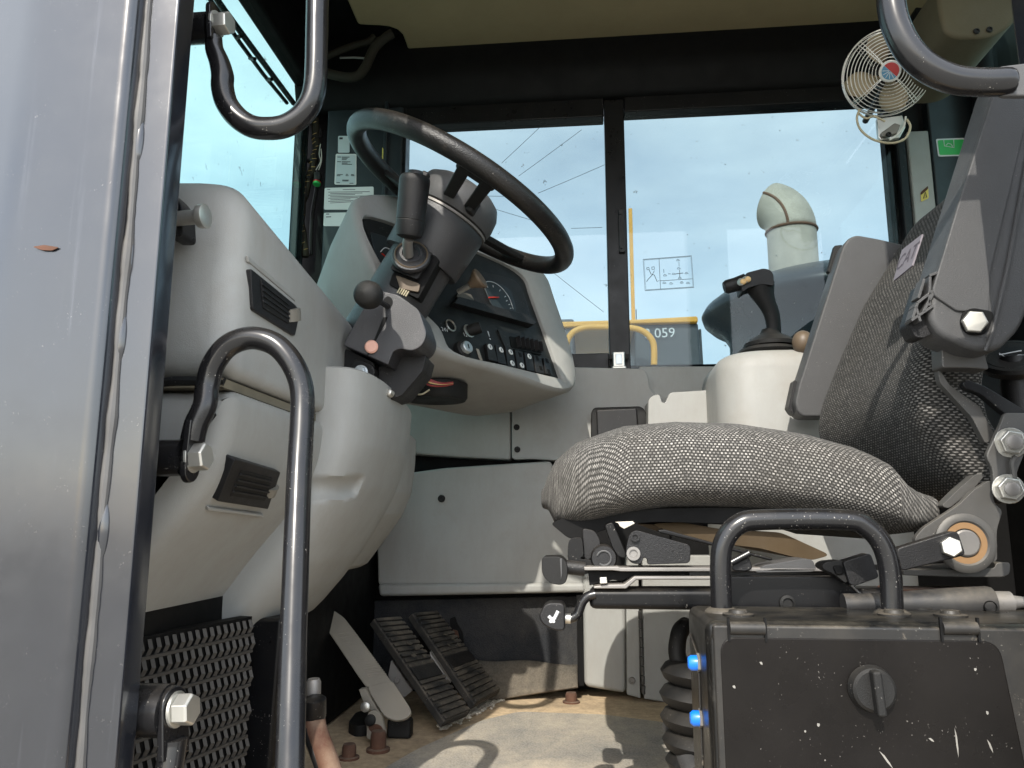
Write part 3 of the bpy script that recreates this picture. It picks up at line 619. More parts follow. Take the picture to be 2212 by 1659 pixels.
mb = MB(); mb.lathe([(.0285, .0085), (.0270, .0105), (.0255, .0085)], c, bax, 36, cap=False); mb.build('boot_ring', 'knob_tan', col)
g0, g1, g2, g3 = on_col((712, 990), T1, ny - .03), on_col((700, 870), T1, ny - .05), on_col((712, 815), T1, ny - .058), on_col((780, 165), T1, ny - .080)
mb = MB(); mb.tube(spline([g0, g1, g2], 5), .0085, 16); mb.build('gear_lever', 'bare_steel', col, smooth=50)
ga = (g3 - g2).normalized(); GL = (g3 - g2).length
mb = MB(); mb.lathe([(.012, 0), (.0205, .004), (.0225, .010), (.0232, .028), (.0225, .029), (.0232, .030), (.0250, GL * .9), (.0245, GL * .96), (.022, GL), (.0195, GL + .001), (.018, GL - .001), (.001, GL - .001)], g2, ga, 32); grip = mb.build('grip', 'dark_plastic', col, smooth=32)
mb = MB(); mb.lathe([(.0125, -.002), (.0125, .006), (.011, .008), (.001, .008)], g3, ga, 26); mb.build('push_button', 'column_plastic', grip, smooth=40)
# flat cover on the near side of the foot
yc_ = 1.150
out = fillet([on_col(p, T2, yc_) for p in ((560, 355), (760, 130), (1015, 190), (1285, 385), (1390, 700), (1330, 850), (1200, 925), (1040, 890), (950, 920), (880, 1100), (600, 975), (305, 850), (320, 790))], [.01, .012, .006, .008, .01, .012, .014, .010, .010, .003, .002, .002, .002], 5, True)
mb = MB(); mb.prism(out, (0, .085, 0)); cov = mb.build('foot_cover', 'column_plastic', col, bevel=.005, seg=3)
sl_ = fillet([on_col(p, T2, yc_ - .0012) for p in ((820, 480), (880, 480), (720, 790), (640, 960), (600, 985), (690, 800))], .0015, 3, True)
mb = MB(); mb.prism(sl_, (0, .004, 0)); mb.build('cover_seam', 'header_black', cov)
mb = MB(); ho = fillet([on_col(p, T2, yc_ - .0012) for p in ((820, 250), (880, 200), (935, 240), (945, 300), (900, 370), (830, 340))], .004, 4, True); mb.prism(ho, (0, .004, 0)); mb.build('cover_slot', 'header_black', cov)
c = on_col((670, 870), T2, yc_ - .001); mb = MB(); mb.lathe([(.0075, 0), (.0105, .001), (.0105, .004), (.0085, .006), (.001, .0062)], c, (0.1, -1, 0), 26); mb.build('red_plug', 'copper_head', cov, smooth=40)
k0, k1 = on_col((860, 330), T2, yc_ - .006), on_col((640, 200), T2, yc_ - .075)
kd = (k1 - k0).normalized(); KL = (k1 - k0).length
mb = MB(); mb.tube([k0 - kd * .02, k1], .0045, 12); mb.build('tilt_lever', 'dark_plastic', col)
mb = MB(); mb.lathe([(.006, -.034), (.0075, -.026), (.012, -.022), (.0185, -.010), (.0215, .002), (.0200, .013), (.014, .020), (.001, .023)], k1, kd, 26); mb.build('ball_knob', 'black_rubber', col, smooth=50)
# foot bracket with bolt, clamp block
out = fillet([on_col(p, T2, 1.175) for p in ((330, 880), (420, 930), (690, 1060), (720, 1150), (690, 1260), (640, 1420), (240, 1260), (260, 1150))], .004, 4, True)
mb = MB(); mb.prism(out, (0, .05, 0)); mb.build('foot_bracket', 'black_paint', col, bevel=.003)
out = fillet([on_col(p, T2, 1.165) for p in ((440, 1020), (560, 1040), (680, 1100), (715, 1170), (690, 1290), (430, 1240), (400, 1100))], .006, 4, True)
mb = MB(); mb.prism(out, (0, .012, 0)); mb.build('bracket_ear', 'black_paint', col, bevel=.002)
bolt(col, on_col((530, 1200), T2, 1.164), (-.1, -1, -.05), .0105, .008, .0122, .2, 'bright_zinc')
out = fillet([on_col(p, T2, 1.20) for p in ((950, 930), (1380, 980), (1330, 1180), (1060, 1500), (870, 1560), (660, 1330), (740, 1130), (880, 1090))], .004, 4, True)
mb = MB(); mb.prism(out, (0, .07, 0)); mb.build('clamp_block', 'dark_plastic', col, bevel=.005)
c = on_col((925, 1480), T2, 1.192); mb = MB(); mb.lathe([(.001, 0), (.006, 0), (.006, .010), (.004, .012), (.001, .012)], c, (-.3, -.9, .2), 16); mb.build('clamp_screw', 'zinc', col)
# funnel knob on the far side
c0, c1, c2 = at(*T1(1230, 1365), 1.36), at(*T1(1350, 1300), 1.345), at(*T1(1440, 1235), 1.34)
mb = MB(); mb.tube([c0, c1], .0055, 12); mb.build('turn_stalk', 'zinc', col)
d = (c2 - c1).normalized(); Lk = (c2 - c1).length
mb = MB(); mb.lathe([(.007, 0), (.008, .004), (.0195, Lk * .95), (.0205, Lk * 1.1), (.019, Lk * 1.25), (.001, Lk * 1.3)], c1, d, 26); mb.build('stalk_knob', 'knob_tan', col, smooth=50)

# ---------------------------------------------------------------- dashboard
TL = at(800, 470, 1.34); TR = atZ(1110, 585, TL.z)
wv_ = (TR - TL).normalized(); nh = Vector((wv_.y, -wv_.x, 0)); tt = rad(20); dn = nh * math.sin(tt) - Vector((0, 0, math.cos(tt))); nn = dn.cross(wv_).normalized()
nn = nn if nn.dot(nh) > 0 else -nn
def dp(p, g, lift=0.0): return atP(*g(*p), TL + nn * lift, nn)
dash = thing('dashboard', 'grey hooded dashboard with gauges, round knobs and a row of rocker switches', 'dashboard', TL + Vector((0, .1, -.4)))
def resample(P, n):
    P = [Vector(p) for p in P] + [Vector(P[0])]; L_ = [0]
    for a, b in zip(P, P[1:]): L_.append(L_[-1] + (b - a).length)
    out = []; k = 0
    for i in range(n):
        s_ = L_[-1] * i / n
        while L_[k + 1] < s_: k += 1
        out.append(P[k].lerp(P[k + 1], (s_ - L_[k]) / (L_[k + 1] - L_[k])))
    return out
def cornered(corners, per): 
    out = []
    for i, c in enumerate(corners):
        d_ = corners[(i + 1) % len(corners)]
        out += [c.lerp(d_, k / per) for k in range(per)]
    return out
def zz(x, y): return (x, y)
oc = [dp(p, R2) for p in ((200, 560), (520, 590), (810, 745), (1075, 925), (1150, 1080), (1250, 1420), (1190, 1520), (900, 1430), (590, 1330), (400, 1160), (265, 940), (178, 700))]
ic = [dp(p, R2) for p in ((215, 668), (520, 760), (800, 850), (985, 950), (1040, 1075), (1175, 1452), (1160, 1455), (900, 1392), (655, 1330), (580, 1210), (420, 1060), (285, 890))]
rs = [.02, 0, .03, .06, .06, .03, .03, .02, .03, .05, .05, .04]
oc2 = oc; ic2 = ic
B = []
for i, p in enumerate(oc):
    top = max(0, min(1, (p.z - .70) / .28)); B.append(p - nh * .17 + Vector((0, 0, -.17 * top - .015)) + wv_ * (.02 if i in (0, 10, 11) else -.03 if i in (3, 4, 5) else 0))
cen = sum(oc, Vector()) / len(oc)
def inset(P, k): return [p + (cen - p).normalized() * k for p in P]
def sm(P): return spline(P, 5, True)
rings = [sm([b - nh * .1 for b in B]), sm(B), sm([b.lerp(p, .5) + Vector((0, 0, .02 * max(0, (p.z - .8) / .2))) for b, p in zip(B, oc)]), sm([p - nn * .012 for p in oc]), sm(inset([p - nn * .002 for p in oc], .002)), sm(inset([p + nn * .003 for p in oc], .008)), sm([p + (q - p).normalized() * .004 + nn * .003 for p, q in zip(ic, oc)]), sm(ic), sm([p - nn * .012 for p in ic])]
mb = MB(); mb.loft(rings); shell = mb.build('shell', 'grey_plastic', dash, smooth=40)
mb = MB(); mb.prism([p - nn * .0115 for p in sm(inset(ic, -.001))], nn * .004); face = mb.build('panel', 'panel_black', dash)
def dplate(pts, g, name, mat, parent, lift=-.007, th=.004, bev=.0012, r=.004):
    mb = MB(); mb.prism(fillet([dp(p, g) + nn * lift for p in pts], r, 4, True), nn * th); return mb.build(name, mat, parent, bevel=bev)
LIFT = -.0072
# gauge cluster bezel with dials
cl_ = dplate(((240, 500), (560, 260), (850, 330), (960, 420), (1050, 760), (980, 800), (300, 590)), S1, 'gauge_cluster', 'panel_black', dash, LIFT, .012, .003, .01) if False else None
bz = dplate(((290, 600), (330, 540), (1000, 715), (1052, 765), (1025, 797)), S1, 'cluster_ledge', 'dark_plastic', dash, LIFT, .016, .002, .004)
cb = dplate(((330, 530), (540, 270), (780, 330), (900, 375), (960, 470), (1040, 740), (1000, 712)), S1, 'cluster_bezel', 'dark_plastic', dash, LIFT, .005, .002, .012)
def dial(c, rx, ry, up, name='dial'):
    pass
dl = dplate(((575, 395), (620, 365), (730, 400), (830, 455), (880, 600), (885, 680), (800, 660), (700, 635), (660, 600)), S1, 'gauge', 'dial_face', dash, LIFT + .005, .003, .001, .012)
lc_ = dplate(((335, 520), (360, 478), (470, 500), (500, 560)), S1, 'display_window', 'reflector_grey', dash, LIFT + .005, .003, .001, .004)
def arc(pts, g, lift, r, name, mat, parent): 
    mb = MB(); mb.tube(spline([dp(p, g) + nn * lift for p in pts], 5), r, 6); return mb.build(name, mat, parent)
arc(((585, 410), (620, 385), (690, 400), (760, 455), (820, 540), (855, 640)), S1, LIFT + .0085, .0008, 'gauge_scale', 'icon_white', dl)
arc(((628, 535), (718, 533)), S1, LIFT + .0095, .0016, 'gauge_needle', 'needle_red', dl)
for i, (a, b) in enumerate((((612, 425), (622, 440)), ((668, 420), (672, 438)), ((735, 462), (728, 474)), ((786, 520), (776, 528)), ((800, 560), (790, 565)), ((825, 595), (812, 598)), ((838, 630), (826, 632)))):
    arc((a, b), S1, LIFT + .0085, .0009, 'gauge_mark', 'icon_white', dl)
g2_ = dplate(((250, 735), (330, 760), (370, 860), (330, 960), (290, 900)), R2, 'gauge', 'dial_face', dash, LIFT, .004, .001, .006)
arc(((300, 835), (320, 815), (345, 822)), R2, LIFT + .0045, .0010, 'gauge_scale', 'icon_white', g2_)
arc(((305, 843), (325, 860)), R2, LIFT + .005, .0013, 'gauge_needle', 'needle_red', g2_)
# sockets, knobs, key switch
c = dp((300, 775), S1) + nn * LIFT
mb = MB(); mb.lathe([(.0125, 0), (.0135, .003), (.0115, .004), (.0105, .001), (.001, .001)], c, nn, 28); so_ = mb.build('power_socket', 'zinc', dash)
mb = MB(); mb.lathe([(.0103, .0008), (.0103, .0016), (.001, .0016)], c, nn, 24); mb.build('socket_hole', 'header_black', so_)
c = dp((470, 825), S1) + nn * LIFT
mb = MB(); mb.lathe([(.0135, 0), (.0145, .002), (.012, .003)], c, nn, 28); s2_ = mb.build('power_socket', 'zinc', dash)
mb = MB(); mb.lathe([(.0120, 0), (.0120, .022), (.0105, .026), (.001, .027)], c, (nn + wv_ * .6).normalized(), 24); mb.build('socket_plug', 'black_rubber', s2_, smooth=40)
c = dp((400, 1010), S1) + nn * LIFT
mb = MB(); mb.lathe([(.019, 0), (.0185, .010), (.015, .013), (.001, .013)], c, nn, 28); ks = mb.build('key_switch', 'black_rubber', dash, smooth=40)
mb = MB(); mb.lathe([(.0125, .012), (.0125, .020), (.011, .0215), (.001, .0215)], c, nn, 28); k2 = mb.build('lock_barrel', 'bright_zinc', ks, smooth=40)
mb = MB(); mb.boxu(c + nn * .0217, wv_, dn, nn, .0012, .005, .0004); mb.build('key_slot', 'header_black', k2)
for txt, p in (('24V', (250, 812)), ('12V', (450, 862))):
    mb = MB(); put_text(mb, txt, .012, dp(p, S1) + nn * (LIFT + .0006), wv_, -dn); mb.build('lettering', 'icon_white', dash)
mb = MB(); put_text(mb, '!', .030, dp((658, 868), S1) + nn * (LIFT + .0006), wv_, -dn); mb.build('lettering', 'icon_white', dash)
# louvred outlet
dv = dplate(((725, 810), (790, 830), (1120, 915), (1140, 1050), (800, 985)), S1, 'outlet', 'panel_black', dash, LIFT, .004, .0012, .004)
dplate(((830, 880), (1120, 940), (1130, 1040), (850, 985)), S1, 'outlet_hole', 'header_black', dv, LIFT + .004, .001, 0, .004)
for k in range(6):
    x = 895 + 41 * k; a, b = dp((x, 890 + 9 * k), S1), dp((x + 14, 985 + 9 * k), S1); m_ = (a + b) / 2; d = (b - a).normalized(); s_ = (nn + wv_ * .5).normalized()
    mb = MB(); mb.boxu(m_ + nn * (LIFT + .007), d, s_, d.cross(s_).normalized(), (b - a).length / 2, .007, .0010); mb.build('louvre', 'dark_plastic', dv, bevel=.0005)
# rocker switches, each with its lamp discs
sw = [((605, 950), (672, 960), (712, 1125), (628, 1105), [(638, 990)], []), ((688, 965), (755, 985), (795, 1155), (715, 1130), [(740, 1018)], []), ((780, 990), (850, 1010), (882, 1180), (805, 1165), [(828, 1038), (843, 1140)], []),
      ((868, 1010), (940, 1030), (962, 1200), (895, 1180), [(932, 1160)], [(918, 1062)]), ((955, 1035), (1025, 1050), (1052, 1215), (980, 1200), [(1000, 1078)], []), ((1040, 1065), (1110, 1080), (1140, 1235), (1065, 1220), [], [(1075, 1092), (1108, 1185)]),
      ((1130, 1085), (1185, 1095), (1215, 1245), (1155, 1235), [], [(1165, 1115), (1182, 1215)])]
for q in sw:
    s_ = dplate(q[:4], S1, 'rocker_switch', 'dark_plastic', dash, LIFT, .009, .002, .002)
    for p in q[4]:
        mb = MB(); mb.lathe([(.0062, 0), (.0062, .0012), (.005, .0016), (.001, .0016)], dp(p, S1) + nn * (LIFT + .0092), nn, 20); mb.build('switch_lamp', 'sticker_white', s_)
        mb = MB(); mb.boxu(dp(p, S1) + nn * (LIFT + .0110), wv_, dn, nn, .0012, .0028, .0002); mb.build('switch_symbol', 'tag_ink', s_)
    for p in q[5]:
        mb = MB(); mb.boxu(dp(p, S1) + nn * (LIFT + .0090), wv_, dn, nn, .0040, .0052, .0006); mb.build('switch_window', 'header_black', s_)
dplate(((535, 985), (560, 995), (600, 1110), (575, 1105)), S1, 'worn_strip', 'pedal_metal', dash, LIFT, .002, .0005, .001)
# seam groove cover on the near cheek of the hood
sg = [at(*S4(*p), 1.30) for p in ((520, 1000), (545, 1080), (590, 1250), (640, 1450), (690, 1659))]
# speaker and wiring hanging below
c = at(942, 845, 1.52); mb = MB(); mb.lathe([(.060, 0), (.064, .006), (.064, .034), (.05, .04), (.001, .04)], c - Vector((0, 0, .02)), (0, 0, 1), 32); mb.build('speaker', 'black_rubber', dash, smooth=40)
for i, (mname, o_) in enumerate((('wire_red', 0), ('wire_red', 9), ('wire_tan', 18), ('header_black', 27), ('wire_red', 32))):
    P = spline([at(*T2(1300, 1190 + o_ * 3), 1.42), at(*T2(1420, 1290 + o_ * 2.2), 1.42), at(*T2(1580, 1340 + o_), 1.43), at(*T2(1720, 1330 + o_ * .5), 1.45)], 6); mb = MB(); mb.tube(P, .0022, 8); mb.build('wire', mname, dash)
P = spline([at(*T2(1200, 1350), 1.42), at(*T2(1230, 1460), 1.42), at(*T2(1320, 1480), 1.42), at(*T2(1420, 1420), 1.42)], 6); mb = MB(); mb.tube(P, .0016, 8); mb.build('wire', 'wire_beige', dash)
# ---------------------------------------------------------------- far side: trim panels, tray, joystick tower
def poly(pts, g, Y, th, name, mat, parent, bevel=.003, r=0, seg=2, smooth=35, label=None):
    P = px(pts, Y, g)
    if r: P = fillet(P, r, 5, True)
    mb = MB(); mb.prism(P, (0, th, 0)); return mb.build(name, mat, parent, bevel=bevel, seg=seg, smooth=smooth, label=label)
def screw(parent, p, g, Y, r, mat='black_rubber', name='screw'):
    c = at(*(g(*p) if g else p), Y); mb = MB(); mb.lathe([(r, 0), (r, r * .35), (r * .8, r * .6), (r * .55, r * .6), (r * .5, r * .2), (.0003, r * .2)], c, (0, -1, 0), 20); return mb.build(name, mat, parent, smooth=35)
st = thing('ashtray_console', 'grey plastic side console under the window with a black ashtray', 'console', (.0, 1.93, .5))
poly([(850, 760), (1103, 760), (1103, 994), (990, 988), (873, 980)], None, 1.90, .10, 'front_panel', 'grey_plastic', st, .006)
poly([(1105, 790), (1392, 796), (1400, 812), (1404, 840), (1420, 856), (1430, 860), (1430, 1010), (1151, 992), (1105, 993)], None, 1.897, .10, 'corner_panel', 'grey_plastic', st, .008, .012)
poly([(1380, 791), (1625, 791), (1625, 930), (1380, 930)], None, 1.955, .05, 'recess_panel', 'grey_plastic', st, .004)
for p in ((1116, 923), (1117.5, 971)): screw(st, p, None, 1.896, .0075)
ash = poly([(1283, 880), (1387, 877), (1398, 893), (1402, 960), (1276, 970), (1277, 890)], None, 1.862, .035, 'ashtray', 'black_rubber', st, .004, .012, 3)
poly([(1288, 885), (1376, 881), (1381, 958), (1291, 962)], None, 1.850, .014, 'ashtray_lid', 'dark_plastic', ash, .004, .006, 3)
tr = thing('side_tray', 'moulded grey tray with a small notch between ashtray and joystick tower', 'tray', at(1460, 910, 1.80))
mb = MB(); mb.prism(fillet(px([(330, 1600), (335, 1235), (375, 1210), (410, 1203), (428, 1262), (452, 1262), (482, 1192), (620, 1184), (765, 1174), (830, 1600)], 1.80, S3), [0, .02, .01, .006, .006, .006, .008, .01, 0, 0], 4, True), (0, .14, 0)); mb.build('body', 'grey_plastic', tr, bevel=.010, seg=4)

jt = thing('joystick_tower', 'pale grey rounded console tower lit by the sun, carrying the black joystick', 'console', at(1640, 900, 1.75))
x0 = at(1537, 840, 1.72).x; zt_ = at(1660, 772, 1.72).z
rings = []
def rrect(x0, x1, y0, y1, r, z, n=8):
    out = []
    for cx, cy, a0 in ((x1 - r, y1 - r, 0), (x0 + r, y1 - r, 90), (x0 + r, y0 + r, 180), (x1 - r, y0 + r, 270)):
        for k in range(n + 1): a = rad(a0 + 90 * k / n); out.append(Vector((cx + r * math.cos(a), cy + r * math.sin(a), z)))
    return out
for ins, z in ((0, .30), (0, zt_ - .045), (.004, zt_ - .028), (.013, zt_ - .013), (.027, zt_ - .004), (.045, zt_)):
    rings.append(rrect(x0 + ins, .66 - ins, 1.60 + ins, 1.93 - ins * .3, .075, z))
mb = MB(); mb.loft(rings); mb.build('body', 'grey_plastic', jt, smooth=50)
js = thing('joystick', 'black pistol-grip joystick with two cream buttons on a rubber boot', 'joystick', at(1660, 772, 1.70))
JY = 1.70
c = at(*S3(1165, 945), JY); rr_ = at(*S3(1390, 945), JY).x - c.x
mb = MB(); mb.lathe([(rr_ * .98, -.012), (rr_, -.006), (rr_ * .93, 0), (rr_ * .86, .003), (rr_ * .95, .009), (rr_ * .90, .015), (rr_ * .70, .020), (rr_ * .62, .022)], c + Vector((0, 0, 0)), (0, 0, 1), 36); mb.build('rubber_boot', 'black_rubber', js, smooth=30)
b0 = at(*S3(1180, 880), JY)
mb = MB(); mb.lathe([(.055, 0), (.056, .008), (.040, .020), (.022, .030), (.018, .04)], b0, (0, 0, 1), 28); mb.build('boot_collar', 'black_rubber', js, smooth=60)
path = [(1195, 830), (1202, 760), (1196, 690), (1180, 630), (1150, 575), (1118, 520), (1100, 460), (1095, 400)]
wid = [50, 42, 44, 50, 56, 70, 90, 96]
rings = []
for (x, y), w in zip(path, wid):
    c = at(*S3(x, y), JY); w_ = w * .3126 / FPX * 2.0; rings.append([c + Vector((math.cos(a) * w_, math.sin(a) * w_ * .85, 0)) for a in [2 * math.pi * k / 18 for k in range(18)]])
mb = MB(); mb.loft(rings); mb.build('grip', 'black_rubber', js, subsurf=1, smooth=60)
hd = poly([(1010, 365), (1130, 333), (1180, 345), (1200, 380), (1202, 455), (1120, 440), (1020, 470), (985, 500), (975, 440)], S3, JY - .028, .055, 'head', 'dark_plastic', js, .006, .006, 3)
a, b = at(*S3(875, 462), JY), at(*S3(1005, 428), JY); d = (b - a).normalized()
mb = MB(); mb.lathe([(.001, -.006), (.012, -.006), (.0155, 0), (.0160, .02), (.019, (b - a).length)], a, d, 26); mb.build('side_pod', 'dark_plastic', js, smooth=40)
for p in ((990, 426), (1022, 410)):
    c = at(*S3(*p), JY - .033); mb = MB(); mb.ball(c, .0070, 16, 10, (1, .8, 1)); mb.build('button', 'bulb_cream', js)
    mb = MB(); mb.lathe([(.0085, 0), (.0085, .004), (.006, .005)], c + Vector((-.003, .004, 0)), (-.6, -.8, 0), 18); mb.build('button_collar', 'zinc', js)
bk = at(*S3(1402, 846), 1.62); tk = thing('tower_knob', 'brown round knob beside the joystick boot', 'knob', bk - Vector((0, 0, .02)))
mb = MB(); mb.ball(bk, .022, 20, 12, (1, 1, 1.15)); mb.build('ball', 'knob_tan', tk)
mb = MB(); mb.tube([bk - Vector((0, 0, .05)), bk - Vector((0, 0, .015))], .006, 12); mb.build('stem', 'dark_plastic', tk)

# lower panel with rolled foot
lp = thing('footwell_cover', 'large grey lower side cover with one dark screw and a rolled bottom edge', 'cover', at(1030, 1290, 1.86))
poly([(860, 1030), (885, 1021), (960, 1011), (1060, 1004), (1190, 996), (1232, 1110), (1262, 1262), (816, 1264), (814, 1170), (835, 1100)], None, 1.868, .05, 'sheet', 'grey_plastic', lp, .008, .01, 3)
poly([(815, 1262), (1262, 1259), (1266, 1280), (819, 1289)], None, 1.858, .05, 'bottom_roll', 'grey_plastic', lp, .009, 0, 4)
screw(lp, (954, 1077), None, 1.867, .0090)
mb = MB(); mb.box((-.3, 1.975, .36), (1.0, .05, .62)); mb.build('backing', 'header_black', lp)
# cabinet wall beneath the tower
cw = thing('side_cabinet', 'pale sunlit cabinet under the joystick tower with a hinged grey door', 'cabinet', at(1380, 1500, 1.80))
poly([(1258, 1235), (1352, 1235), (1353, 1500), (1262, 1484)], None, 1.86, .06, 'end_panel', 'grey_plastic', cw, .012, 0, 3)
poly([(1352, 1200), (1379, 1200), (1384, 1509), (1354, 1501)], None, 1.852, .06, 'door_frame', 'grey_plastic', cw, .003)
cdr = poly([(1387, 1200), (1700, 1200), (1700, 1560), (1391, 1510)], None, 1.85, .04, 'cabinet_door', 'grey_plastic', cw, .003)
a, b = at(1382, 1318, 1.847), at(1390, 1500, 1.847)
n_ = 9
for k in range(n_):
    p0, p1 = a.lerp(b, (k + .06) / n_), a.lerp(b, (k + .94) / n_); mb = MB(); mb.tube([p0, p1], .0042, 12); mb.build('hinge_knuckle', 'bracket_steel', cdr)
screw(cw, (1365, 1470), None, 1.851, .008, 'bare_steel')
poly([(1245, 1285), (1258, 1285), (1262, 1482), (1249, 1482)], None, 1.872, .04, 'edge_strip', 'header_black', cw, .001)
# carpeted front wall and loose flap
kc = thing('kick_carpet', 'dark ribbed carpet lining the wall behind the pedals', 'carpet', at(1000, 1490, 1.93))
poly([(690, 1296), (800, 1298), (1248, 1287), (1250, 1484), (1100, 1515), (690, 1560)], None, 1.91, .04, 'sheet', 'kick_carpet', kc, .004)
poly([(690, 1180), (803, 1180), (803, 1310), (690, 1310)], None, 1.93, .05, 'bulkhead', 'pillar_teal', kc, .004)
sg_ = poly([(757, 1209), (801, 1206), (802, 1271), (758, 1276)], None, 1.925, .004, 'warning_sticker', 'sticker_white', kc, 0, 0)
for q in ([(775, 1239), (782, 1239), (784, 1245), (784, 1262), (773, 1263), (773, 1246)], [(792, 1238), (800, 1237), (801, 1261), (791, 1262), (791, 1244)]):
    P = px(q, 1.922); mb = MB(); mb.tube(P, .0011, 6, True); mb.build('sticker_pictogram', 'sticker_ink', sg_)
P = px([(764, 1226), (770, 1220), (778, 1222), (783, 1228), (776, 1231), (768, 1229)], 1.922); mb = MB(); mb.tube(P, .0010, 6, True); mb.build('sticker_pictogram', 'sticker_ink', sg_)
fp = thing('carpet_flap', 'loose brown carpet flap folded at the foot of the wall beside the pedals', 'carpet', at(1150, 1500, 1.86))
rows = []
for v in range(9):
    t = v / 8; r_ = []
    for u in range(17):
        s_ = u / 16; xx = 1022 + 225 * s_; y0 = 1424 + 10 * s_ + 3 * math.sin(s_ * 9); y1 = 1520 - 38 * s_; r_.append(at(xx, y0 + (y1 - y0) * t, 1.885 - .05 * t - .012 * math.sin(s_ * 5 + t)))
    rows.append(r_)
mb = MB(); mb.sheet(rows); mb.build('sheet', 'flap_carpet', fp, solid=.006, smooth=60)
th_ = MB(); th_.prism(fillet(px([(765, 985), (790, 975), (800, 1010), (825, 1050), (830, 1110), (800, 1100), (770, 1040)], 1.904, R5), .004, 3, True), (0, .004, 0)); th_.build('torn_hole', 'header_black', kc)
th_ = MB(); th_.prism(fillet(px([(775, 1035), (800, 1040), (808, 1075), (785, 1072)], 1.900, R5), .004, 3, True), (0, .004, 0)); th_.build('rusty_stop', 'rust', kc, bevel=.001)
# ---------------------------------------------------------------- operator seat
seat = thing('operator_seat', 'grey woven fabric operator seat with both armrests folded up', 'seat', (.2, 1.24, .33))
def lin(tab, x):
    if x <= tab[0][0]: return tab[0][1]
    for (a, u), (b, v) in zip(tab, tab[1:]):
        if a <= x <= b: return u + (v - u) * (x - a) / (b - a)
    return tab[-1][1]
tp = [at(x, y, 1.035) for x, y in ((1172, 1040), (1185, 1000), (1240, 957), (1350, 921), (1460, 911), (1600, 915), (1740, 936), (1850, 966), (1905, 995), (1935, 1035), (1980, 1060), (2050, 1072))]
bt = [at(x, y, .985) for x, y in ((1168, 1108), (1200, 1150), (1262, 1141), (1350, 1119), (1450, 1102), (1540, 1101), (1700, 1108), (1850, 1132), (1960, 1160), (2000, 1163), (2050, 1140))]
TP = [(p.x, p.z) for p in tp]; BT = [(p.x, p.z) for p in bt]
xs0, xs1 = tp[0].x, bt[-1].x
def cushion(tag_, e, n, m_, xs, top, bot, ynear, yfar, mat, name, crown=.012):
    rings, uv = [], []
    for i, x in enumerate(xs):
        zt_, zb_ = top(x), bot(x); y0, y1 = ynear(x), yfar(x); yc, hy, zc, hz = (y0 + y1) / 2, (y1 - y0) / 2, (zt_ + zb_) / 2, (zt_ - zb_) / 2; r_ = []; L_ = 0
        for k in range(n):
            t = 2 * math.pi * k / n - math.pi / 2; c_, s_ = math.cos(t), math.sin(t)
            q = Vector((x, yc + hy * math.copysign(abs(c_) ** e, c_), zc + hz * math.copysign(abs(s_) ** e, s_)))
            if s_ > 0: q.z += crown * (1 - ((q.y - yc) / hy) ** 2) * hz / .06
            r_.append(q)
            if k: L_ += (q - r_[-2]).length
            uv.append((x * 1.0, L_))
        rings.append(r_)
    mb = MB(); mb.loft(rings); return mb.build(name, mat, seat, smooth=60, uvs=uv)
xs = [xs0 - .006, xs0 - .003, xs0 + .004, xs0 + .014, xs0 + .028] + [xs0 + .045 + (xs1 - xs0 - .05) * i / 26 for i in range(26)] + [xs1 - .004, xs1]
def yn(x):
    d = max(0, x - (xs0 - .007)); k = min(1, d / .12); return .975 + .15 * (1 - math.sqrt(max(0, 1 - (1 - k) ** 2))) + (.0 if x < xs1 - .05 else .03 * (x - xs1 + .05) / .05)
def yf(x): return 2.46 - yn(x)
def ctop(x): return lin(TP, x) if x > xs0 + .002 else lin(TP, xs0 + .002) - .012
def cbot(x): return lin(BT, x) + (0 if x > xs0 + .01 else .008)
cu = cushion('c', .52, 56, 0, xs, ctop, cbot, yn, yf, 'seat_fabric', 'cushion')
# backrest: lofted upward, bolsters forward at both sides
_bf = [at(x, y, 1.45) for x, y in ((1731, 924), (1738, 882), (1779, 778), (1829, 665), (1875, 590), (1933, 494), (1996, 444), (2050, 372))]
BF = [(.47, .460), (.50, .440), (.53, .424), (.58, .402)] + [(p.z, p.x + .004) for p in _bf]
ZTB = BF[-1][0] - .01
rings, uv = [], []
zs = [.47 + (ZTB - .47) * i / 40 for i in range(41)]
for i, z in enumerate(zs):
    xf = lin(BF, z); k = min(1, (z - .465) / .05, (ZTB + .005 - z) / .05); k = max(k, .15) ** .5; ht = .062 * k; yc, hy = 1.24, .228 * (.86 + .14 * k); r_ = []; L_ = 0; n = 64
    for j in range(n):
        t = 2 * math.pi * j / n + math.pi; c_, s_ = math.cos(t), math.sin(t); y = yc + hy * math.copysign(abs(s_) ** .55, s_); x = xf + .065 - ht * math.copysign(abs(c_) ** .5, c_)
        v = abs(y - yc) / hy
        if c_ > 0: x += .030 * (1 - v ** 2.2) * k
        r_.append(Vector((x, y, z)))
        if j: L_ += (r_[-1] - r_[-2]).length
        uv.append((L_, z * 1.1))
    rings.append(r_)
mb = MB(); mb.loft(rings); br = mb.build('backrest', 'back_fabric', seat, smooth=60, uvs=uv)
# woven maker's tag on the backrest
to = Vector((.488, 1.19, .88)); tn = Vector((-.92, 0, .40)).normalized()
Q = [atP(*S2(*p), to, tn) for p in ((853, 178), (798, 345), (700, 425), (745, 262))]
mb = MB(); mb.prism(fillet([q + tn * .0005 for q in Q], .003, 3, True), tn * .0025); tg = mb.build('woven_tag', 'sticker_tag', br, bevel=.0006)
cq = sum(Q, Vector()) / 4; tu = ((Q[2] + Q[3]) / 2 - (Q[0] + Q[1]) / 2).normalized(); tv = tn.cross(tu)
mb = MB(); put_text(mb, 'CAT', .036, cq + tn * .0034, -tu, -tv); mb.build('tag_lettering', 'tag_ink', tg)

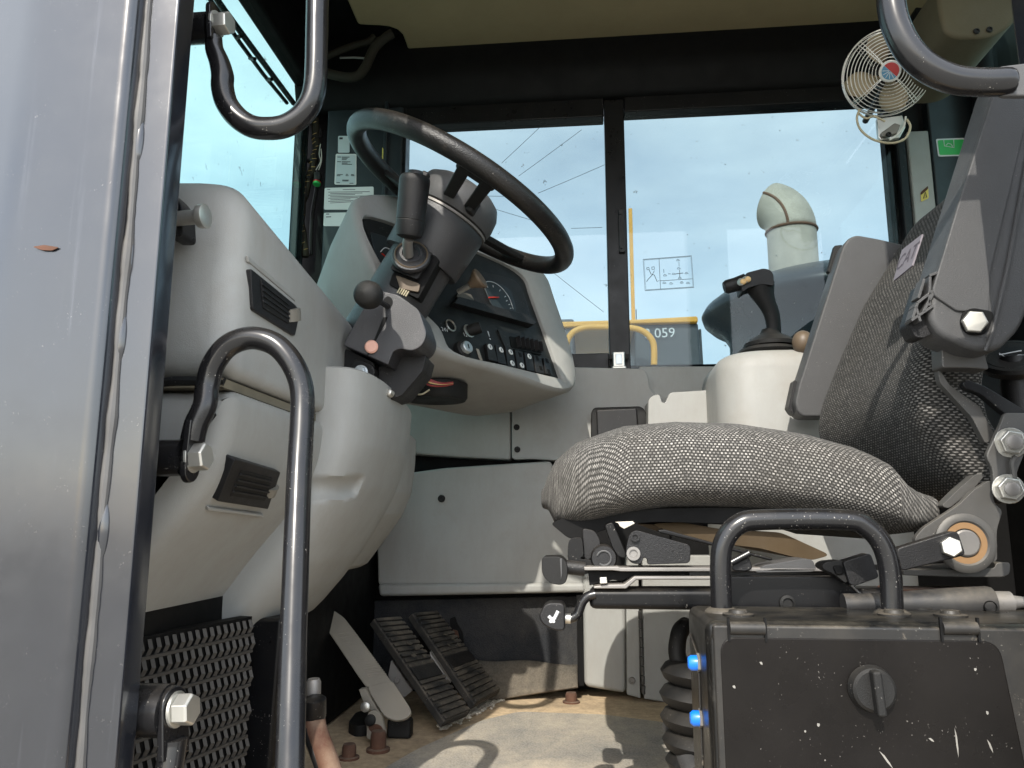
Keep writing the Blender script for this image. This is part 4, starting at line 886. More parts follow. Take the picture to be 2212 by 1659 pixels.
# near armrest, folded up
AY = .925
ar = poly([(2006, 655), (2020, 600), (2143, 205), (2160, 150), (2330, 150), (2330, 250), (2235, 640), (2205, 712), (2160, 758), (2105, 757), (2030, 724), (2008, 690)], None, AY, .060, 'armrest', 'arm_plastic', seat, .010, .012, 4)
poly([(2072, 434), (2146, 206), (2230, 206), (2140, 590), (2138, 673), (2068, 672), (2020, 640), (2014, 626)], None, AY - .0035, .010, 'armrest_cover', 'arm_plastic', ar, .0030, .004, 2)
poly([(2074, 700), (2080, 674), (2100, 664), (2150, 673), (2132, 722), (2092, 724)], None, AY - .0042, .004, 'bolt_recess', 'header_black', ar, .001, .008, 2)
bolt(ar, at(2103, 697, AY - .004), (-.25, -1, -.1), .0138, .010, 0, .35)
P = spline(px([(2236, 250), (2205, 420), (2180, 560), (2160, 650), (2142, 720), (2128, 758)], AY - .001), 4); mb = MB(); mb.tube(P, .0022, 8); mb.build('mould_seam', 'arm_plastic', ar)
# ribbed open lattice at the foot of the armrest
ribs = [((860, 405), (905, 388)), ((800, 545), (895, 470)), ((768, 635), (880, 560)), ((835, 420), (805, 520)), ((800, 545), (775, 625)), ((865, 410), (860, 560)), ((895, 470), (830, 590)), ((790, 560), (815, 640))]
lat_ = poly([(770, 640), (835, 430), (900, 395), (895, 690), (850, 715), (805, 710)], S2, AY + .014, .03, 'rib_lattice', 'dark_plastic', ar, .003, .004, 2)
for a, b in ribs:
    A, B_ = at(*S2(*a), AY + .008), at(*S2(*b), AY + .008); d = (B_ - A).normalized(); mb = MB(); mb.boxu((A + B_) / 2, d, (0, 1, 0), d.cross(Vector((0, 1, 0))), (B_ - A).length / 2, .010, .0016); mb.build('rib', 'arm_plastic', lat_, bevel=.0006)
# far armrest
ar2 = poly([(1717, 870), (1726, 830), (1821, 532), (1832, 515), (1850, 507), (1900, 516), (1960, 530), (1870, 840), (1800, 900), (1735, 900), (1722, 890)], None, 1.475, .055, 'armrest', 'arm_plastic', seat, .006, .008, 3)
poly([(1703, 880), (1716, 820), (1724, 826), (1722, 896), (1712, 893)], None, 1.50, .03, 'rib_lattice', 'dark_plastic', ar2, .002, .003)
poly([(1803, 530), (1820, 528), (1806, 570), (1792, 590), (1788, 585)], None, 1.52, .015, 'arm_stop', 'black_rubber', ar2, .002)

# armrest bracket and back frame plates on the near side
poly([(905, 740), (925, 740), (940, 890), (985, 960), (1140, 1070), (1225, 1230), (1170, 1265), (1100, 1130), (990, 1010), (935, 950), (915, 850)], S2, .985, .012, 'arm_bracket', 'bracket_steel', seat, .002, .004)
poly([(940, 760), (1160, 770), (1190, 880), (1080, 870), (945, 870)], S2, .965, .03, 'arm_bracket', 'bracket_steel', seat, .003, .004)
poly([(1050, 945), (1075, 930), (1170, 965), (1369, 1085), (1420, 1120), (1420, 1180), (1280, 1120), (1150, 1010), (1060, 975)], S2, .97, .012, 'arm_strut', 'black_paint', seat, .003, .006)
fp1 = poly([(860, 290), (990, 10), (1010, -60), (1260, -60), (1190, 250), (1120, 420), (1105, 590), (1040, 610), (930, 605), (915, 400)], T4, .965, .008, 'hinge_plate', 'bracket_steel', seat, .002, .006)
for p, r_ in (((1060, 185), .0150), ((1040, 560), .0145)):
    c = at(*T4(*p), .964); mb = MB(); mb.hexbolt(c, (-.2, -1, -.05), r_, .011, .3, r_ * 1.2); nb = mb.build('hex_nut', 'zinc', fp1, bevel=.0008, seg=1)
    mb = MB(); mb.lathe([(r_ * .55, .010), (r_ * .55, .017), (r_ * .4, .018), (.0004, .018)], c, (-.2, -1, -.05), 18); mb.build('stud_end', 'bare_steel', nb)
P = spline(px([(1105, 300), (1075, 350), (1085, 430), (1095, 520)], .962, T4), 4); mb = MB(); mb.tube(P, .0035, 8); mb.build('plate_rib', 'bracket_steel', fp1)
sp_ = poly([(285, 960), (350, 880), (640, 690), (760, 570), (905, 480), (930, 680), (1000, 735), (960, 860), (950, 910), (955, 1155), (640, 1150), (560, 1120), (290, 1010)], T4, .975, .010, 'side_plate', 'bracket_steel', seat, .002, .006)
poly([(500, 700), (640, 560), (780, 440), (860, 440), (760, 560), (560, 720)], T4, .99, .02, 'side_flange', 'bracket_steel', seat, .003, .004)
c = at(*T4(690, 1000), .974)
mb = MB(); mb.lathe([(.024, 0), (.0345, 0), (.0345, .003), (.031, .005), (.026, .005), (.024, .003)], c, (0, -1, 0), 34, cap=False); mb.build('pivot_boss', 'bracket_steel', sp_, smooth=40)
mb = MB(); mb.lathe([(.017, 0), (.0255, 0), (.0255, .003), (.017, .003)], c, (0, -1, 0), 30, cap=False); mb.build('pivot_bushing', 'bushing', sp_)
mb = MB(); mb.lathe([(.0155, 0), (.0155, .004), (.0135, .0055), (.0004, .0055)], c, (0, -1, 0), 26); mb.build('pivot_pin', 'bare_steel', sp_, smooth=20)
arm_ = poly([(130, 1045), (590, 902), (640, 915), (700, 1095), (640, 1115), (175, 1232)], T4, .930, .016, 'belt_arm', 'dark_plastic', seat, .003, .006)
bolt(arm_, at(*T4(570, 1035), .9295), (-.2, -1, .1), .0115, .009, 0, .1, 'zinc')
poly([(735, 730), (860, 690), (900, 800), (785, 840), (765, 830)], R6, .925, .024, 'belt_stalk', 'dark_plastic', seat, .004, .004)
bu = poly([(640, 745), (660, 730), (735, 722), (765, 800), (750, 830), (700, 790), (645, 762)], R6, .932, .03, 'buckle', 'black_rubber', seat, .004, .004)
poly([(690, 750), (730, 745), (742, 785), (705, 790)], R6, .929, .006, 'buckle_slot', 'header_black', bu, .002, .003)
# base plate under the pivot, strap clips, tray clutter
poly([(190, 1222), (560, 1215), (930, 1205), (945, 1160), (1062, 1158), (1058, 1250), (1010, 1278), (640, 1278), (190, 1262)], T4, .985, .12, 'seat_pan_edge', 'bracket_steel', seat, .003, .004)
poly([(340, 770), (380, 745), (560, 715), (600, 720), (615, 765), (600, 775), (345, 778)], R6, .99, .05, 'belt_latch', 'arm_plastic', seat, .006, .008, 3)
poly([(235, 735), (305, 690), (330, 760), (300, 775), (235, 770)], R6, .975, .03, 'recline_handle', 'dark_plastic', seat, .004, .004)
P = px([(228, 735), (312, 690)], .97, R6); mb = MB(); mb.tube(P, .0045, 12); mb.build('recline_bar', 'tube_paint', seat)
# underside: foam, pan, scissor bracket
poly([(900, 305), (1100, 290), (1330, 330), (1480, 350), (1800, 360), (2150, 520), (2000, 560), (1650, 470), (1300, 430), (1100, 380)], S5, 1.05, .35, 'foam_pad', 'belt_foam', seat, .008, .01, 3)
poly([(210, 300), (330, 250), (560, 250), (800, 200), (1330, 190), (2212, 200), (2500, 300), (2500, 420), (2212, 330), (1900, 330), (1330, 300), (950, 290), (800, 300), (560, 350), (420, 420), (330, 400)], S5, 1.035, .39, 'seat_pan', 'header_black', seat, .004, .006)  # black colour stands in for the shade below the cushion
poly([(740, 430), (760, 370), (800, 345), (1180, 450), (1178, 575), (880, 585), (880, 545), (855, 535), (840, 580), (770, 580), (730, 520)], S5, .995, .008, 'scissor_bracket', 'dark_plastic', seat, .002, .006)
for p, r_ in (((783, 508), .0085), ((795, 395), .0055)):
    c = at(*S5(*p), .994); mb = MB(); mb.lathe([(r_, 0), (r_, .004), (r_ * .6, .004), (r_ * .55, .001), (.0003, .001)], c, (0, -1, 0), 22); mb.build('pivot_pin', 'bare_steel' if r_ > .006 else 'dark_plastic', seat, smooth=35)
poly([(585, 310), (640, 290), (740, 520), (720, 540), (680, 530), (640, 470)], S5, 1.01, .03, 'support_strut', 'black_paint', seat, .003, .004)
poly([(950, 345), (1000, 340), (1330, 430), (1750, 540), (1740, 560), (1330, 455), (960, 365)], S5, .998, .010, 'pan_rim', 'black_paint', seat, .002)
poly([(655, 290), (780, 285), (795, 300), (760, 318), (720, 338), (690, 320), (680, 300)], S5, .993, .004, 'torn_foam', 'concrete_dust', seat, .001)
# front lever cluster
poly([(330, 450), (345, 405), (430, 395), (440, 520), (410, 545), (560, 560), (555, 620), (430, 660), (330, 560)], S5, 1.02, .05, 'lever_bracket', 'black_paint', seat, .003, .006)
poly([(430, 330), (520, 350), (560, 420), (555, 490), (470, 560), (440, 540)], S5, 1.03, .06, 'lever_bracket', 'dark_plastic', seat, .003, .006)
c = at(*S5(580, 540), 1.01); mb = MB(); mb.lathe([(.001, 0), (.015, 0), (.017, .004), (.017, .05)], c, (0, 1, 0), 28); lb = mb.build('pivot_drum', 'dark_plastic', seat, smooth=40)
mb = MB(); mb.tube([c + Vector((.009 * math.cos(a), -.001, .009 * math.sin(a))) for a in [rad(-130 + 290 * k / 20) for k in range(21)]], .0014, 8); mb.build('drum_ring', 'arm_plastic', lb)
kn = poly([(150, 545), (165, 530), (280, 528), (325, 570), (330, 640), (318, 710), (280, 727), (200, 715), (150, 650)], S5, .99, .05, 'lever_knob', 'black_rubber', seat, .007, .008, 3)
poly([(275, 545), (290, 540), (292, 650), (282, 690)], S5, .9885, .003, 'knob_stripe', 'arm_plastic', kn, .0005)
P = px([(320, 600), (450, 615)], 1.01, S5); mb = MB(); mb.tube(P, .009, 12); mb.build('lever_shaft', 'dark_plastic', seat)
pd = poly([(130, 935), (165, 865), (205, 846), (310, 850), (312, 1045), (240, 1043), (170, 1010), (140, 975)], S5, .98, .035, 'slide_paddle', 'dark_plastic', seat, .005, .008, 3)
def icon(pts, g, Y, r, parent, mat='icon_white', closed=False, name='icon'):
    mb = MB(); mb.tube(px(pts, Y, g), r, 6, closed); return mb.build(name, mat, parent)
icon(((197, 940), (212, 958), (238, 958), (264, 906)), S5, .9795, .0022, pd)
for x in (212, 232): 
    c = at(*S5(x, 978), .9795); mb = MB(); mb.ball(c, .0020, 10, 8, (1, .4, 1)); mb.build('icon', 'icon_white', pd)
P = fillet(px([(300, 955), (360, 958), (400, 930), (430, 840), (470, 800), (520, 790)], .995, S5), .008, 4); mb = MB(); mb.tube(P, .0058, 14); mb.build('slide_rod', 'tube_paint', seat, smooth=60)
P = px([(300, 955), (350, 958)], .9948, S5); mb = MB(); mb.tube(P, .0062, 14); mb.build('rod_ferrule', 'zinc', seat)
# rails and base tube
poly([(480, 752), (1330, 752), (3300, 752), (3300, 905), (1330, 905), (480, 895)], S5, .995, .05, 'base_tube', 'black_paint', seat, .008, 0, 3)
poly([(505, 735), (600, 722), (720, 720), (790, 665), (1330, 665), (2300, 665), (2300, 690), (1330, 690), (805, 690), (735, 752), (510, 752)], S5, .99, .06, 'slide_rail', 'bare_steel', seat, .002)
poly([(440, 600), (680, 598), (690, 605), (1330, 605), (2300, 605), (2300, 632), (700, 632), (640, 625), (445, 625)], S5, .99, .05, 'upper_rail', 'bare_steel', seat, .002)
poly([(470, 625), (700, 632), (2300, 632), (2300, 664), (790, 664), (700, 700), (640, 690), (480, 730)], S5, 1.01, .04, 'rail_gap', 'header_black', seat, .001)
poly([(550, 675), (600, 672), (605, 715), (552, 718)], S5, .985, .01, 'rail_clip', 'zinc', seat, .001)
poly([(225, 795), (720, 795), (890, 945), (870, 985), (225, 985)], R6, .955, .008, 'side_cover', 'black_paint', seat, .002)
c = at(*R6(483, 915), .9545); mb = MB(); mb.lathe([(.009, 0), (.009, .003), (.006, .004), (.006, .001), (.0003, .001)], c, (0, -1, 0), 22); mb.build('cover_plug', 'black_rubber', seat, smooth=35)
poly([(720, 792), (732, 792), (895, 940), (880, 945)], R6, .953, .012, 'cover_edge', 'bare_steel', seat, .001)
poly([(40, 760), (640, 775), (720, 790), (40, 800)], R6, 1.0, .05, 'rail_top', 'dark_plastic', seat, .002)
# height-adjust knob behind the seat
kb = at(*T3(1190, 700), 1.12); mb = MB(); mb.lathe([(.022, -.016), (.040, -.012), (.044, -.002), (.042, .004), (.036, .0045), (.0355, .003), (.0345, .0045), (.001, .0045)], kb, (-.25, -.6, .75), 34); k1_ = mb.build('lumbar_knob', 'dark_plastic', seat, smooth=35)
mb = MB(); mb.tube([kb - Vector((0, 0, .10)), kb], .018, 16); mb.build('knob_stem', 'dark_plastic', seat)
ka = Vector((-.25, -.6, .75)).normalized(); ku, kv, _ = frame(ka, (1, 0, 0))
def kp(x, y): return kb + ka * .0055 + ku * x + kv * y
mb = MB(); mb.tube([kp(-.012, .010), kp(-.010, -.008), kp(.006, -.006), kp(.012, -.010)], .0010, 6); mb.build('icon', 'icon_white', k1_)
mb = MB(); mb.tube([kp(-.014, .006), kp(.014, .004)], .0009, 6); mb.build('icon', 'icon_white', k1_)
# round lever with socket, lying behind the tool box
sl2 = thing('jack_handle', 'grey steel rod with a drilled round end lying under the seat', 'rod', at(*T4(600, 1480), .93))
a, b = at(*T4(-300, 1500), .93), at(*T4(905, 1485), .93); d = (b - a).normalized()
mb = MB(); mb.lathe([(.012, 0), (.012, .04), (.0165, (b - a).length * .7), (.0180, (b - a).length * .97), (.0170, (b - a).length)], a, d, 26); mb.build('shaft', 'steel_rod', sl2, smooth=40)
mb = MB(); mb.lathe([(.0125, 0), (.012, .020), (.008, .021), (.0065, .03), (.0055, .040), (.001, .040)], b, d, 20); mb.build('tip', 'bare_steel', sl2, smooth=35)
c = at(*T4(830, 1510), .93); mb = MB(); mb.lathe([(.0075, 0), (.0068, .004), (.0055, .002), (.0004, .0)], c - Vector((0, .0155, 0)), (0, -1, .1), 20); mb.build('drilled_hole', 'header_black', sl2)
rd = thing('red_strip', 'flat red-brown steel strip lying behind the rod', 'strip', at(*T4(350, 1400), .97))
poly([(100, 1370), (545, 1385), (640, 1410), (100, 1440)], T4, .97, .05, 'blade', 'rust', rd, .002)
# ---------------------------------------------------------------- floor mat, pedals and the things on the floor
V1 = grid(907.3, 1296.2, .27346); V3 = grid(648.1, 1278.9, .22921); V4 = grid(259.2, 1296.2, .21876)
FZ = FLOOR - .005
mt = MB(); mt.prism(fillet([atZ(x, y, FZ) for x, y in ((1040, 1562), (1120, 1543), (1301, 1549), (1440, 1567), (1484, 1659), (1540, 1800), (700, 1800), (790, 1690), (900, 1625))], .02, 4, True), (0, 0, .006))
mat_ = mt.build('rubber_mat', 'mat_rubber', None, bevel=.002); tag(mat_, 'dusty grey woven rubber mat on the cab floor', 'mat')
def quad(c, s, t): return (c[0] * (1 - s) + c[1] * s) * (1 - t) + (c[3] * (1 - s) + c[2] * s) * t      # corners TL TR BR BL
def pedal(name, label, tl, tr, br, bl, mat, th, ribs, grp, lean=.11):
    Bl, Br = atZ(*V3(*bl), .075), atZ(*V3(*br), .075); Tl, Tr = at(*V3(*tl), Bl.y + lean), at(*V3(*tr), Br.y + lean)
    c = [Tl, Tr, Br, Bl]; n_ = (Tr - Tl).cross(Bl - Tl).normalized(); n_ = n_ if n_.z > 0 else -n_
    t = thing(name, label, 'pedal', (Bl + Br) / 2 - Vector((0, 0, .02)), grp)
    mb = MB(); mb.prism(c, -n_ * th); mb.build('plate', mat, t, bevel=.003)
    return t, c, n_
for i, (lab, q) in enumerate((('ribbed black rubber brake pedal with a smooth middle pad, beside the slim bare pedal', ((690, 250), (940, 232), (1610, 1125), (1365, 1225))), ('ribbed black rubber brake pedal next to the torn hole in the carpet', ((1055, 200), (1285, 180), (1890, 930), (1650, 1060))))):
    t, c, n_ = pedal('brake_pedal', lab, *q, 'pedal_rubber', .016, 0, 'pair of ribbed brake pedals')
    for k in range(19):
        a = .015 + k * .0525
        if .50 < a < .64: continue
        L_, R_ = quad(c, .03, a + .012), quad(c, .97, a + .012); d = (R_ - L_).normalized(); mb = MB(); mb.boxu((L_ + R_) / 2 + n_ * .0015, d, n_.cross(d), n_, (R_ - L_).length / 2, .0042, .0030); mb.build('rib', 'pedal_rubber', t, bevel=.001)
    mb = MB(); mb.prism([quad(c, .04, .51) + n_ * .0, quad(c, .96, .51), quad(c, .96, .635), quad(c, .04, .635)], n_ * .004); mb.build('pad', 'dark_plastic', t, bevel=.001)
    for (s_, a) in ((.55, .30), (.7, .36), (.4, .42), (.75, .44), (.3, .18)):
        o_ = quad(c, s_, a) + n_ * .0046; d = (c[1] - c[0]).normalized(); e = n_.cross(d); mb = MB(); mb.prism(fillet([o_ + d * .010 * random.uniform(.6, 1.3) * math.cos(w) + e * .005 * random.uniform(.6, 1.3) * math.sin(w) for w in [2 * math.pi * z / 7 for z in range(7)]], .002, 2, True), n_ * .001); mb.build('mud_spot', 'flap_carpet', t)
ap = thing('foot_pedal', 'slim worn grey metal foot pedal with a rusty hinge bracket', 'pedal', atZ(*V3(900, 1220), .06))
Bp = atZ(*V3(930, 1215), .085); Y0 = Bp.y; topY = Y0 + .12
def pp(x, y): return at(*V3(x, y), Y0 + .12 * (1200 - y) / 1030)
up = fillet([pp(*q) for q in ((190, 200), (240, 158), (320, 172), (410, 235), (455, 290), (840, 815), (860, 850), (630, 905), (540, 780), (200, 270))], .010, 4, True)
o0, o1, o2 = pp(190, 200), pp(455, 290), pp(630, 905); pn = (o1 - o0).cross(o2 - o0).normalized(); pn = pn if pn.z > 0 else -pn
mb = MB(); mb.prism(up, -pn * .008); mb.build('upper_plate', 'pedal_metal', ap, bevel=.002)
lo_ = fillet([pp(*q) + pn * .003 for q in ((630, 895), (868, 838), (900, 880), (1040, 1095), (1052, 1150), (1000, 1200), (900, 1222), (800, 1180), (690, 1010))], .010, 4, True)
mb = MB(); mb.prism(lo_, -pn * .009); mb.build('lower_plate', 'pedal_metal', ap, bevel=.002)
for k in range(22):                                                    # fine grip grooves on the upper plate
    a, b = pp(330 + 14.5 * k, 395 + 19 * k), pp(520 + 14.2 * k, 365 + 19.3 * k); mb = MB(); mb.tube([a.lerp(b, .04) + pn * .0002, a.lerp(b, .96) + pn * .0002], .0011, 6); mb.build('grip_groove', 'pedal_metal', ap)
bp_ = [at(*V3(*q), Y0 - .01) for q in ((625, 1390), (630, 1160), (660, 1120), (720, 1115), (765, 1170), (810, 1350), (740, 1385))]
mb = MB(); mb.prism(fillet(bp_, .006, 3, True), (0, .012, 0)); mb.build('hinge_bracket', 'pedal_metal', ap, bevel=.002)
mb = MB(); mb.prism(fillet([at(*V3(*q), Y0 - .0125) for q in ((640, 1260), (720, 1240), (770, 1270), (790, 1330), (740, 1370), (650, 1300))], .006, 3, True), (0, .004, 0)); mb.build('rust_patch', 'rust', ap)
for p, m_, r_ in (((665, 1205), 'black_rubber', .010), ((622, 1080), 'zinc', .009)):
    c = at(*V3(*p), Y0 - .011); mb = MB(); mb.lathe([(r_, 0), (r_, .006), (r_ * .7, .008), (.0004, .008)], c, (0, -1, .1), 20); mb.build('hinge_pin', m_, ap, smooth=40)
mb = MB(); mb.prism([at(*V3(*q), Y0 + .02) for q in ((550, 920), (610, 910), (760, 1150), (700, 1140), (610, 1080))], (0, .02, 0)); mb.build('link_plate', 'pedal_metal', ap, bevel=.002)
mb = MB(); mb.box(atZ(*V3(945, 1275), FZ + .018), (.045, .03, .034)); mb.build('pedal_stop', 'black_rubber', ap, bevel=.005)
mb = MB(); mb.prism(fillet([atZ(*V3(*q), FZ) for q in ((450, 1330), (520, 1230), (640, 1200), (640, 1360), (520, 1370))], .01, 3, True), (0, 0, .02)); mb.build('base_foot', 'black_rubber', ap, bevel=.006)
# bracket plate between the pedals
bk_ = thing('pedal_bracket', 'pale grey steel bracket with a rivet standing behind the pedals', 'bracket', atZ(*V3(950, 1000), FZ))
poly([(860, 640), (1060, 930), (980, 995), (940, 960), (870, 890), (830, 790)], V3, 1.60, .02, 'plate', 'bare_steel', bk_, .002, .004)
screw(bk_, (915, 830), V3, 1.597, .006, 'bare_steel', 'rivet')
poly([(1220, 560), (1420, 860), (1390, 850), (1230, 640)], V3, 1.66, .02, 'brace', 'bare_steel', bk_, .002)
# crumbs of dried mortar at the pedals' feet
cr = MB()
for k in range(340):
    t = random.random(); x = 1330 + 620 * t + random.gauss(0, 22); y = 1255 - 300 * t + random.gauss(0, 16) + 25 * abs(random.gauss(0, .6)); p = atZ(*V3(x, y), FZ + .003); r_ = random.uniform(.0015, .0055)
    cr.ball(p, r_, 6, 4, (random.uniform(.7, 1.3), random.uniform(.7, 1.3), random.uniform(.5, 1)))
o_ = cr.build('mortar_crumbs', 'concrete_dust', None, smooth=0); o_['kind'] = 'stuff'; tag(o_, 'pale crumbs of dried mortar strewn at the feet of the pedals', 'crumbs')
# floor bolts
def floor_bolt(p, g, r, h, lab):
    c = atZ(*g(*p), FZ); mb = MB(); mb.lathe([(r * 1.5, 0), (r * 1.5, h * .15), (r * 1.02, h * .18), (r, h * .8), (r * .85, h), (.0004, h)], c, (0, 0, 1), 18); o = mb.build('rusty_bolt', 'rust', None, smooth=35); tag(o, lab, 'bolt')
floor_bolt((1195, 810), V1, .013, .022, 'rusty bolt head standing in the sunlit tan dust')
floor_bolt((735, 1500), V3, .014, .034, 'short rusty stud in front of the pedal hinge bracket')
floor_bolt((460, 1570), V3, .012, .024, 'rusty bolt with a flange beside the rusty lever')
# rusty lever with a spring pin
lv = thing('rusty_lever', 'rusty flaking steel lever with a bare spring pin on the floor', 'lever', at(720, 1660, 1.02))
a, b = at(*V3(140, 1250), 1.02), at(*V3(330, 1900), .98)
mb = MB(); mb.tube(spline([at(*V3(140, 1090), 1.02), at(*V3(138, 1200), 1.02), at(*V3(165, 1330), 1.01), at(*V3(250, 1560), .995), at(*V3(380, 1950), .97)], 6), .0135, 16); mb.build('arm', 'rust', lv, smooth=50)
mb = MB(); mb.lathe([(.0125, 0), (.0145, .004), (.0145, .026), (.012, .028)], at(*V3(140, 1200), 1.02), (0, -.15, 1), 22); mb.build('collar', 'black_paint', lv, smooth=40)
mb = MB(); mb.lathe([(.0135, 0), (.0135, .004), (.0004, .005)], at(*V3(138, 1105), 1.02), (0, -.35, 1), 22); mb.build('cut_end', 'copper_head', lv)
mb = MB(); mb.lathe([(.0085, 0), (.0095, .004), (.0095, .026), (.0075, .030), (.0004, .030)], at(*V3(125, 1040), 1.04), (0, -.05, 1), 20); mb.build('spring_pin', 'bare_steel', lv, smooth=40)
mb = MB(); mb.tube(spline([at(*V3(75, 1300), 1.01), at(*V3(120, 1450), 1.0), at(*V3(190, 1650), .99), at(*V3(260, 1800), .98)], 5), .007, 12); mb.build('cable', 'black_paint', lv)

# ---------------------------------------------------------------- raised expanded-metal guard low on the front wall
gd = thing('heater_guard', 'dark raised expanded-metal guard plate low beside the door post', 'guard', (-.52, .95, FLOOR))
A0, A1 = Vector((-.538, .80, 0)), Vector((-.475, 1.09, 0)); gdir = (A1 - A0).normalized(); gn = Vector((gdir.y, -gdir.x, 0)); gn = gn if gn.x > 0 else -gn
mb = MB(); mb.hull2([A0 + Vector((0, 0, FLOOR)), A1 + Vector((0, 0, FLOOR)), A1 + Vector((0, 0, .315)), A0 + Vector((0, 0, .315))], [p - gn * .02 for p in (A0 + Vector((0, 0, FLOOR)), A1 + Vector((0, 0, FLOOR)), A1 + Vector((0, 0, .315)), A0 + Vector((0, 0, .315)))]); mb.build('back_plate', 'header_black', gd)
LG = (A1 - A0).length; NC, NR = 22, 12; proto = None
for r_ in range(NR):
    z = .302 - r_ * .0225
    mb = MB(); mb.boxu(A0 + gdir * LG / 2 + gn * .002 + Vector((0, 0, z - .0112)), gdir, gn, (0, 0, 1), LG / 2, .0022, .0018); mb.build('strand', 'guard_steel' if 'guard_steel' in M else 'bare_steel', gd)
    for c_ in range(NC):
        o = A0 + gdir * (LG * (c_ + .5 + (.5 if r_ % 2 else 0)) / NC) + Vector((0, 0, z))
        if o.y > A1.y: continue
        if proto is None:
            mb = MB(); mb.loft([[o + gdir * x * .0030 + Vector((0, 0, h)) + gn * (d + e) for x, e in ((-1, 0), (0, .0035), (1, 0), (0, -.003))] for h, d in ((-.0092, .000), (-.001, .0045), (.0092, .001))])
            proto = mb.build('louvre', 'guard_steel', gd, smooth=0); po = o
        else:
            q = proto.copy(); COL.objects.link(q); q.parent = gd; q.location = o - po
mb = MB(); mb.prism(px([(1290, 180), (1600, 180), (1480, 1700), (1150, 1700)], 1.13, V4), (0, .06, 0)); mb.build('support_leg', 'black_paint', gd, bevel=.006)

# ---------------------------------------------------------------- storage box
XB = at(*R6(130, 1300), .80).x; ZB = at(*R6(800, 1003), .80).z
bx_ = thing('storage_box', 'scuffed black steel storage box with a turn knob and a hoop handle', 'storage box', ((XB + .72) / 2, .87, FLOOR))
mb = MB(); mb.box(((XB + .72) / 2, .872, (ZB + FLOOR) / 2), (.72 - XB, .144, ZB - FLOOR)); mb.build('case', 'box_paint', bx_, bevel=.010, seg=3)
rim_ = fillet([Vector((XB + .006, .797, FLOOR + .03)), Vector((XB + .006, .797, ZB - .006)), Vector((.70, .797, ZB - .006)), Vector((.70, .797, FLOOR + .03))], .018, 6, True)
mb = MB(); mb.tube(rim_, .0042, 10, True); mb.build('rim_bead', 'box_paint', bx_, smooth=60)
dz0 = at(*R6(800, 1018), .795).z; dx0 = at(*R6(152, 1200), .795).x
dr_ = MB(); dr_.box(((dx0 + .69) / 2, .7945, (dz0 + FLOOR + .03) / 2), (.69 - dx0, .008, dz0 - FLOOR - .03)); dr_ = dr_.build('door', 'box_edge', bx_, bevel=.003)
pz = at(*R6(800, 1078), .789).z; pxl = at(*R6(190, 1300), .789).x; pxr = at(*R6(1525, 1300), .789).x
mb = MB(); mb.prism(fillet([Vector((pxl, .7895, FLOOR + .06)), Vector((pxl, .7895, pz)), Vector((pxr - .012, .7895, pz)), Vector((pxr + .012, .7895, FLOOR + .06))], .016, 6, True), (0, .004, 0)); mb.build('door_panel', 'box_panel', dr_, bevel=.0015)
for (xa_, xb_) in ((225, 382), (1185, 1342)):
    a, b = at(*R6(xa_, 1030), .788), at(*R6(xb_, 1030), .788); mb = MB(); mb.tube([Vector((a.x, .790, a.z)), Vector((b.x, .790, a.z))], .0062, 14); mb.build('hinge', 'box_edge', dr_, smooth=50)
    mb = MB(); mb.box((a.x - .001, .7895, a.z - .001), (.0022, .003, .022)); mb.build('hinge_slot', 'header_black', dr_)
    mb = MB(); mb.box((b.x + .001, .7895, a.z - .001), (.0022, .003, .022)); mb.build('hinge_slot', 'header_black', dr_)
kc_ = at(*R6(862, 1300), .788)
mb = MB(); mb.lathe([(.0215, 0), (.0205, .003), (.0195, .009), (.017, .011), (.0004, .011)], kc_, (0, -1, 0), 36); kn_ = mb.build('turn_knob', 'black_rubber', dr_, smooth=35)
mb = MB(); mb.boxu(kc_ + Vector((.0005, -.0155, -.001)), Vector((1, 0, .06)).normalized(), (0, 1, 0), Vector((-.06, 0, 1)).normalized(), .0042, .0065, .0200); mb.build('knob_grip', 'black_rubber', kn_, bevel=.0028, seg=3)
hp = [at(*R6(*p), .875) for p in ((190, 985), (182, 760), (198, 640), (262, 562), (370, 540), (740, 540), (840, 572), (912, 652), (948, 780), (956, 985))]
mb = MB(); mb.tube(spline(hp, 6), .0113, 20); hh = mb.build('hoop_handle', 'tube_paint', bx_, smooth=60)
for p in ((262, 972), (965, 972), (1085, 940), (1220, 975)):
    c = atZ(*R6(*p), ZB); mb = MB(); mb.lathe([(.016, 0), (.016, .002), (.010, .003), (.009, .006), (.0004, .007)], c, (0, 0, 1), 20); mb.build('rivet', 'box_edge', bx_, smooth=40)
for p in ((190, 965), (955, 965)):
    c = at(*R6(*p), .875); mb = MB(); mb.lathe([(.0185, 0), (.0175, .002), (.0125, .005)], Vector((c.x, c.y, ZB)), (0, 0, 1), 22); mb.build('weld_collar', 'box_edge', bx_, smooth=40)
for p in ((62, 1185), (72, 1435)):
    c = at(*R6(*p), .862); mb = MB(); mb.lathe([(.0004, 0), (.0055, 0), (.0078, .003), (.0078, .012), (.006, .013), (.006, .024)], Vector((c.x - .006, c.y, c.z)), (1, 0, 0), 22); cp_ = mb.build('blue_cap', 'blue_cap', bx_, smooth=40)
    mb = MB(); mb.lathe([(.010, 0), (.010, .004)], Vector((XB - .0025, c.y, c.z)), (1, 0, 0), 6); mb.build('fitting_nut', 'bare_steel', bx_)
P = px([(55, 1050), (100, 1080), (103, 1659)], .86, R6)
mb = MB(); mb.tube([Vector((XB - .0008, q.y, q.z)) for q in (Vector((0, .92, ZB - .03)), Vector((0, .86, ZB - .045)), Vector((0, .86, FLOOR + .02)))], .0012, 6); mb.build('side_seam', 'box_edge', bx_)
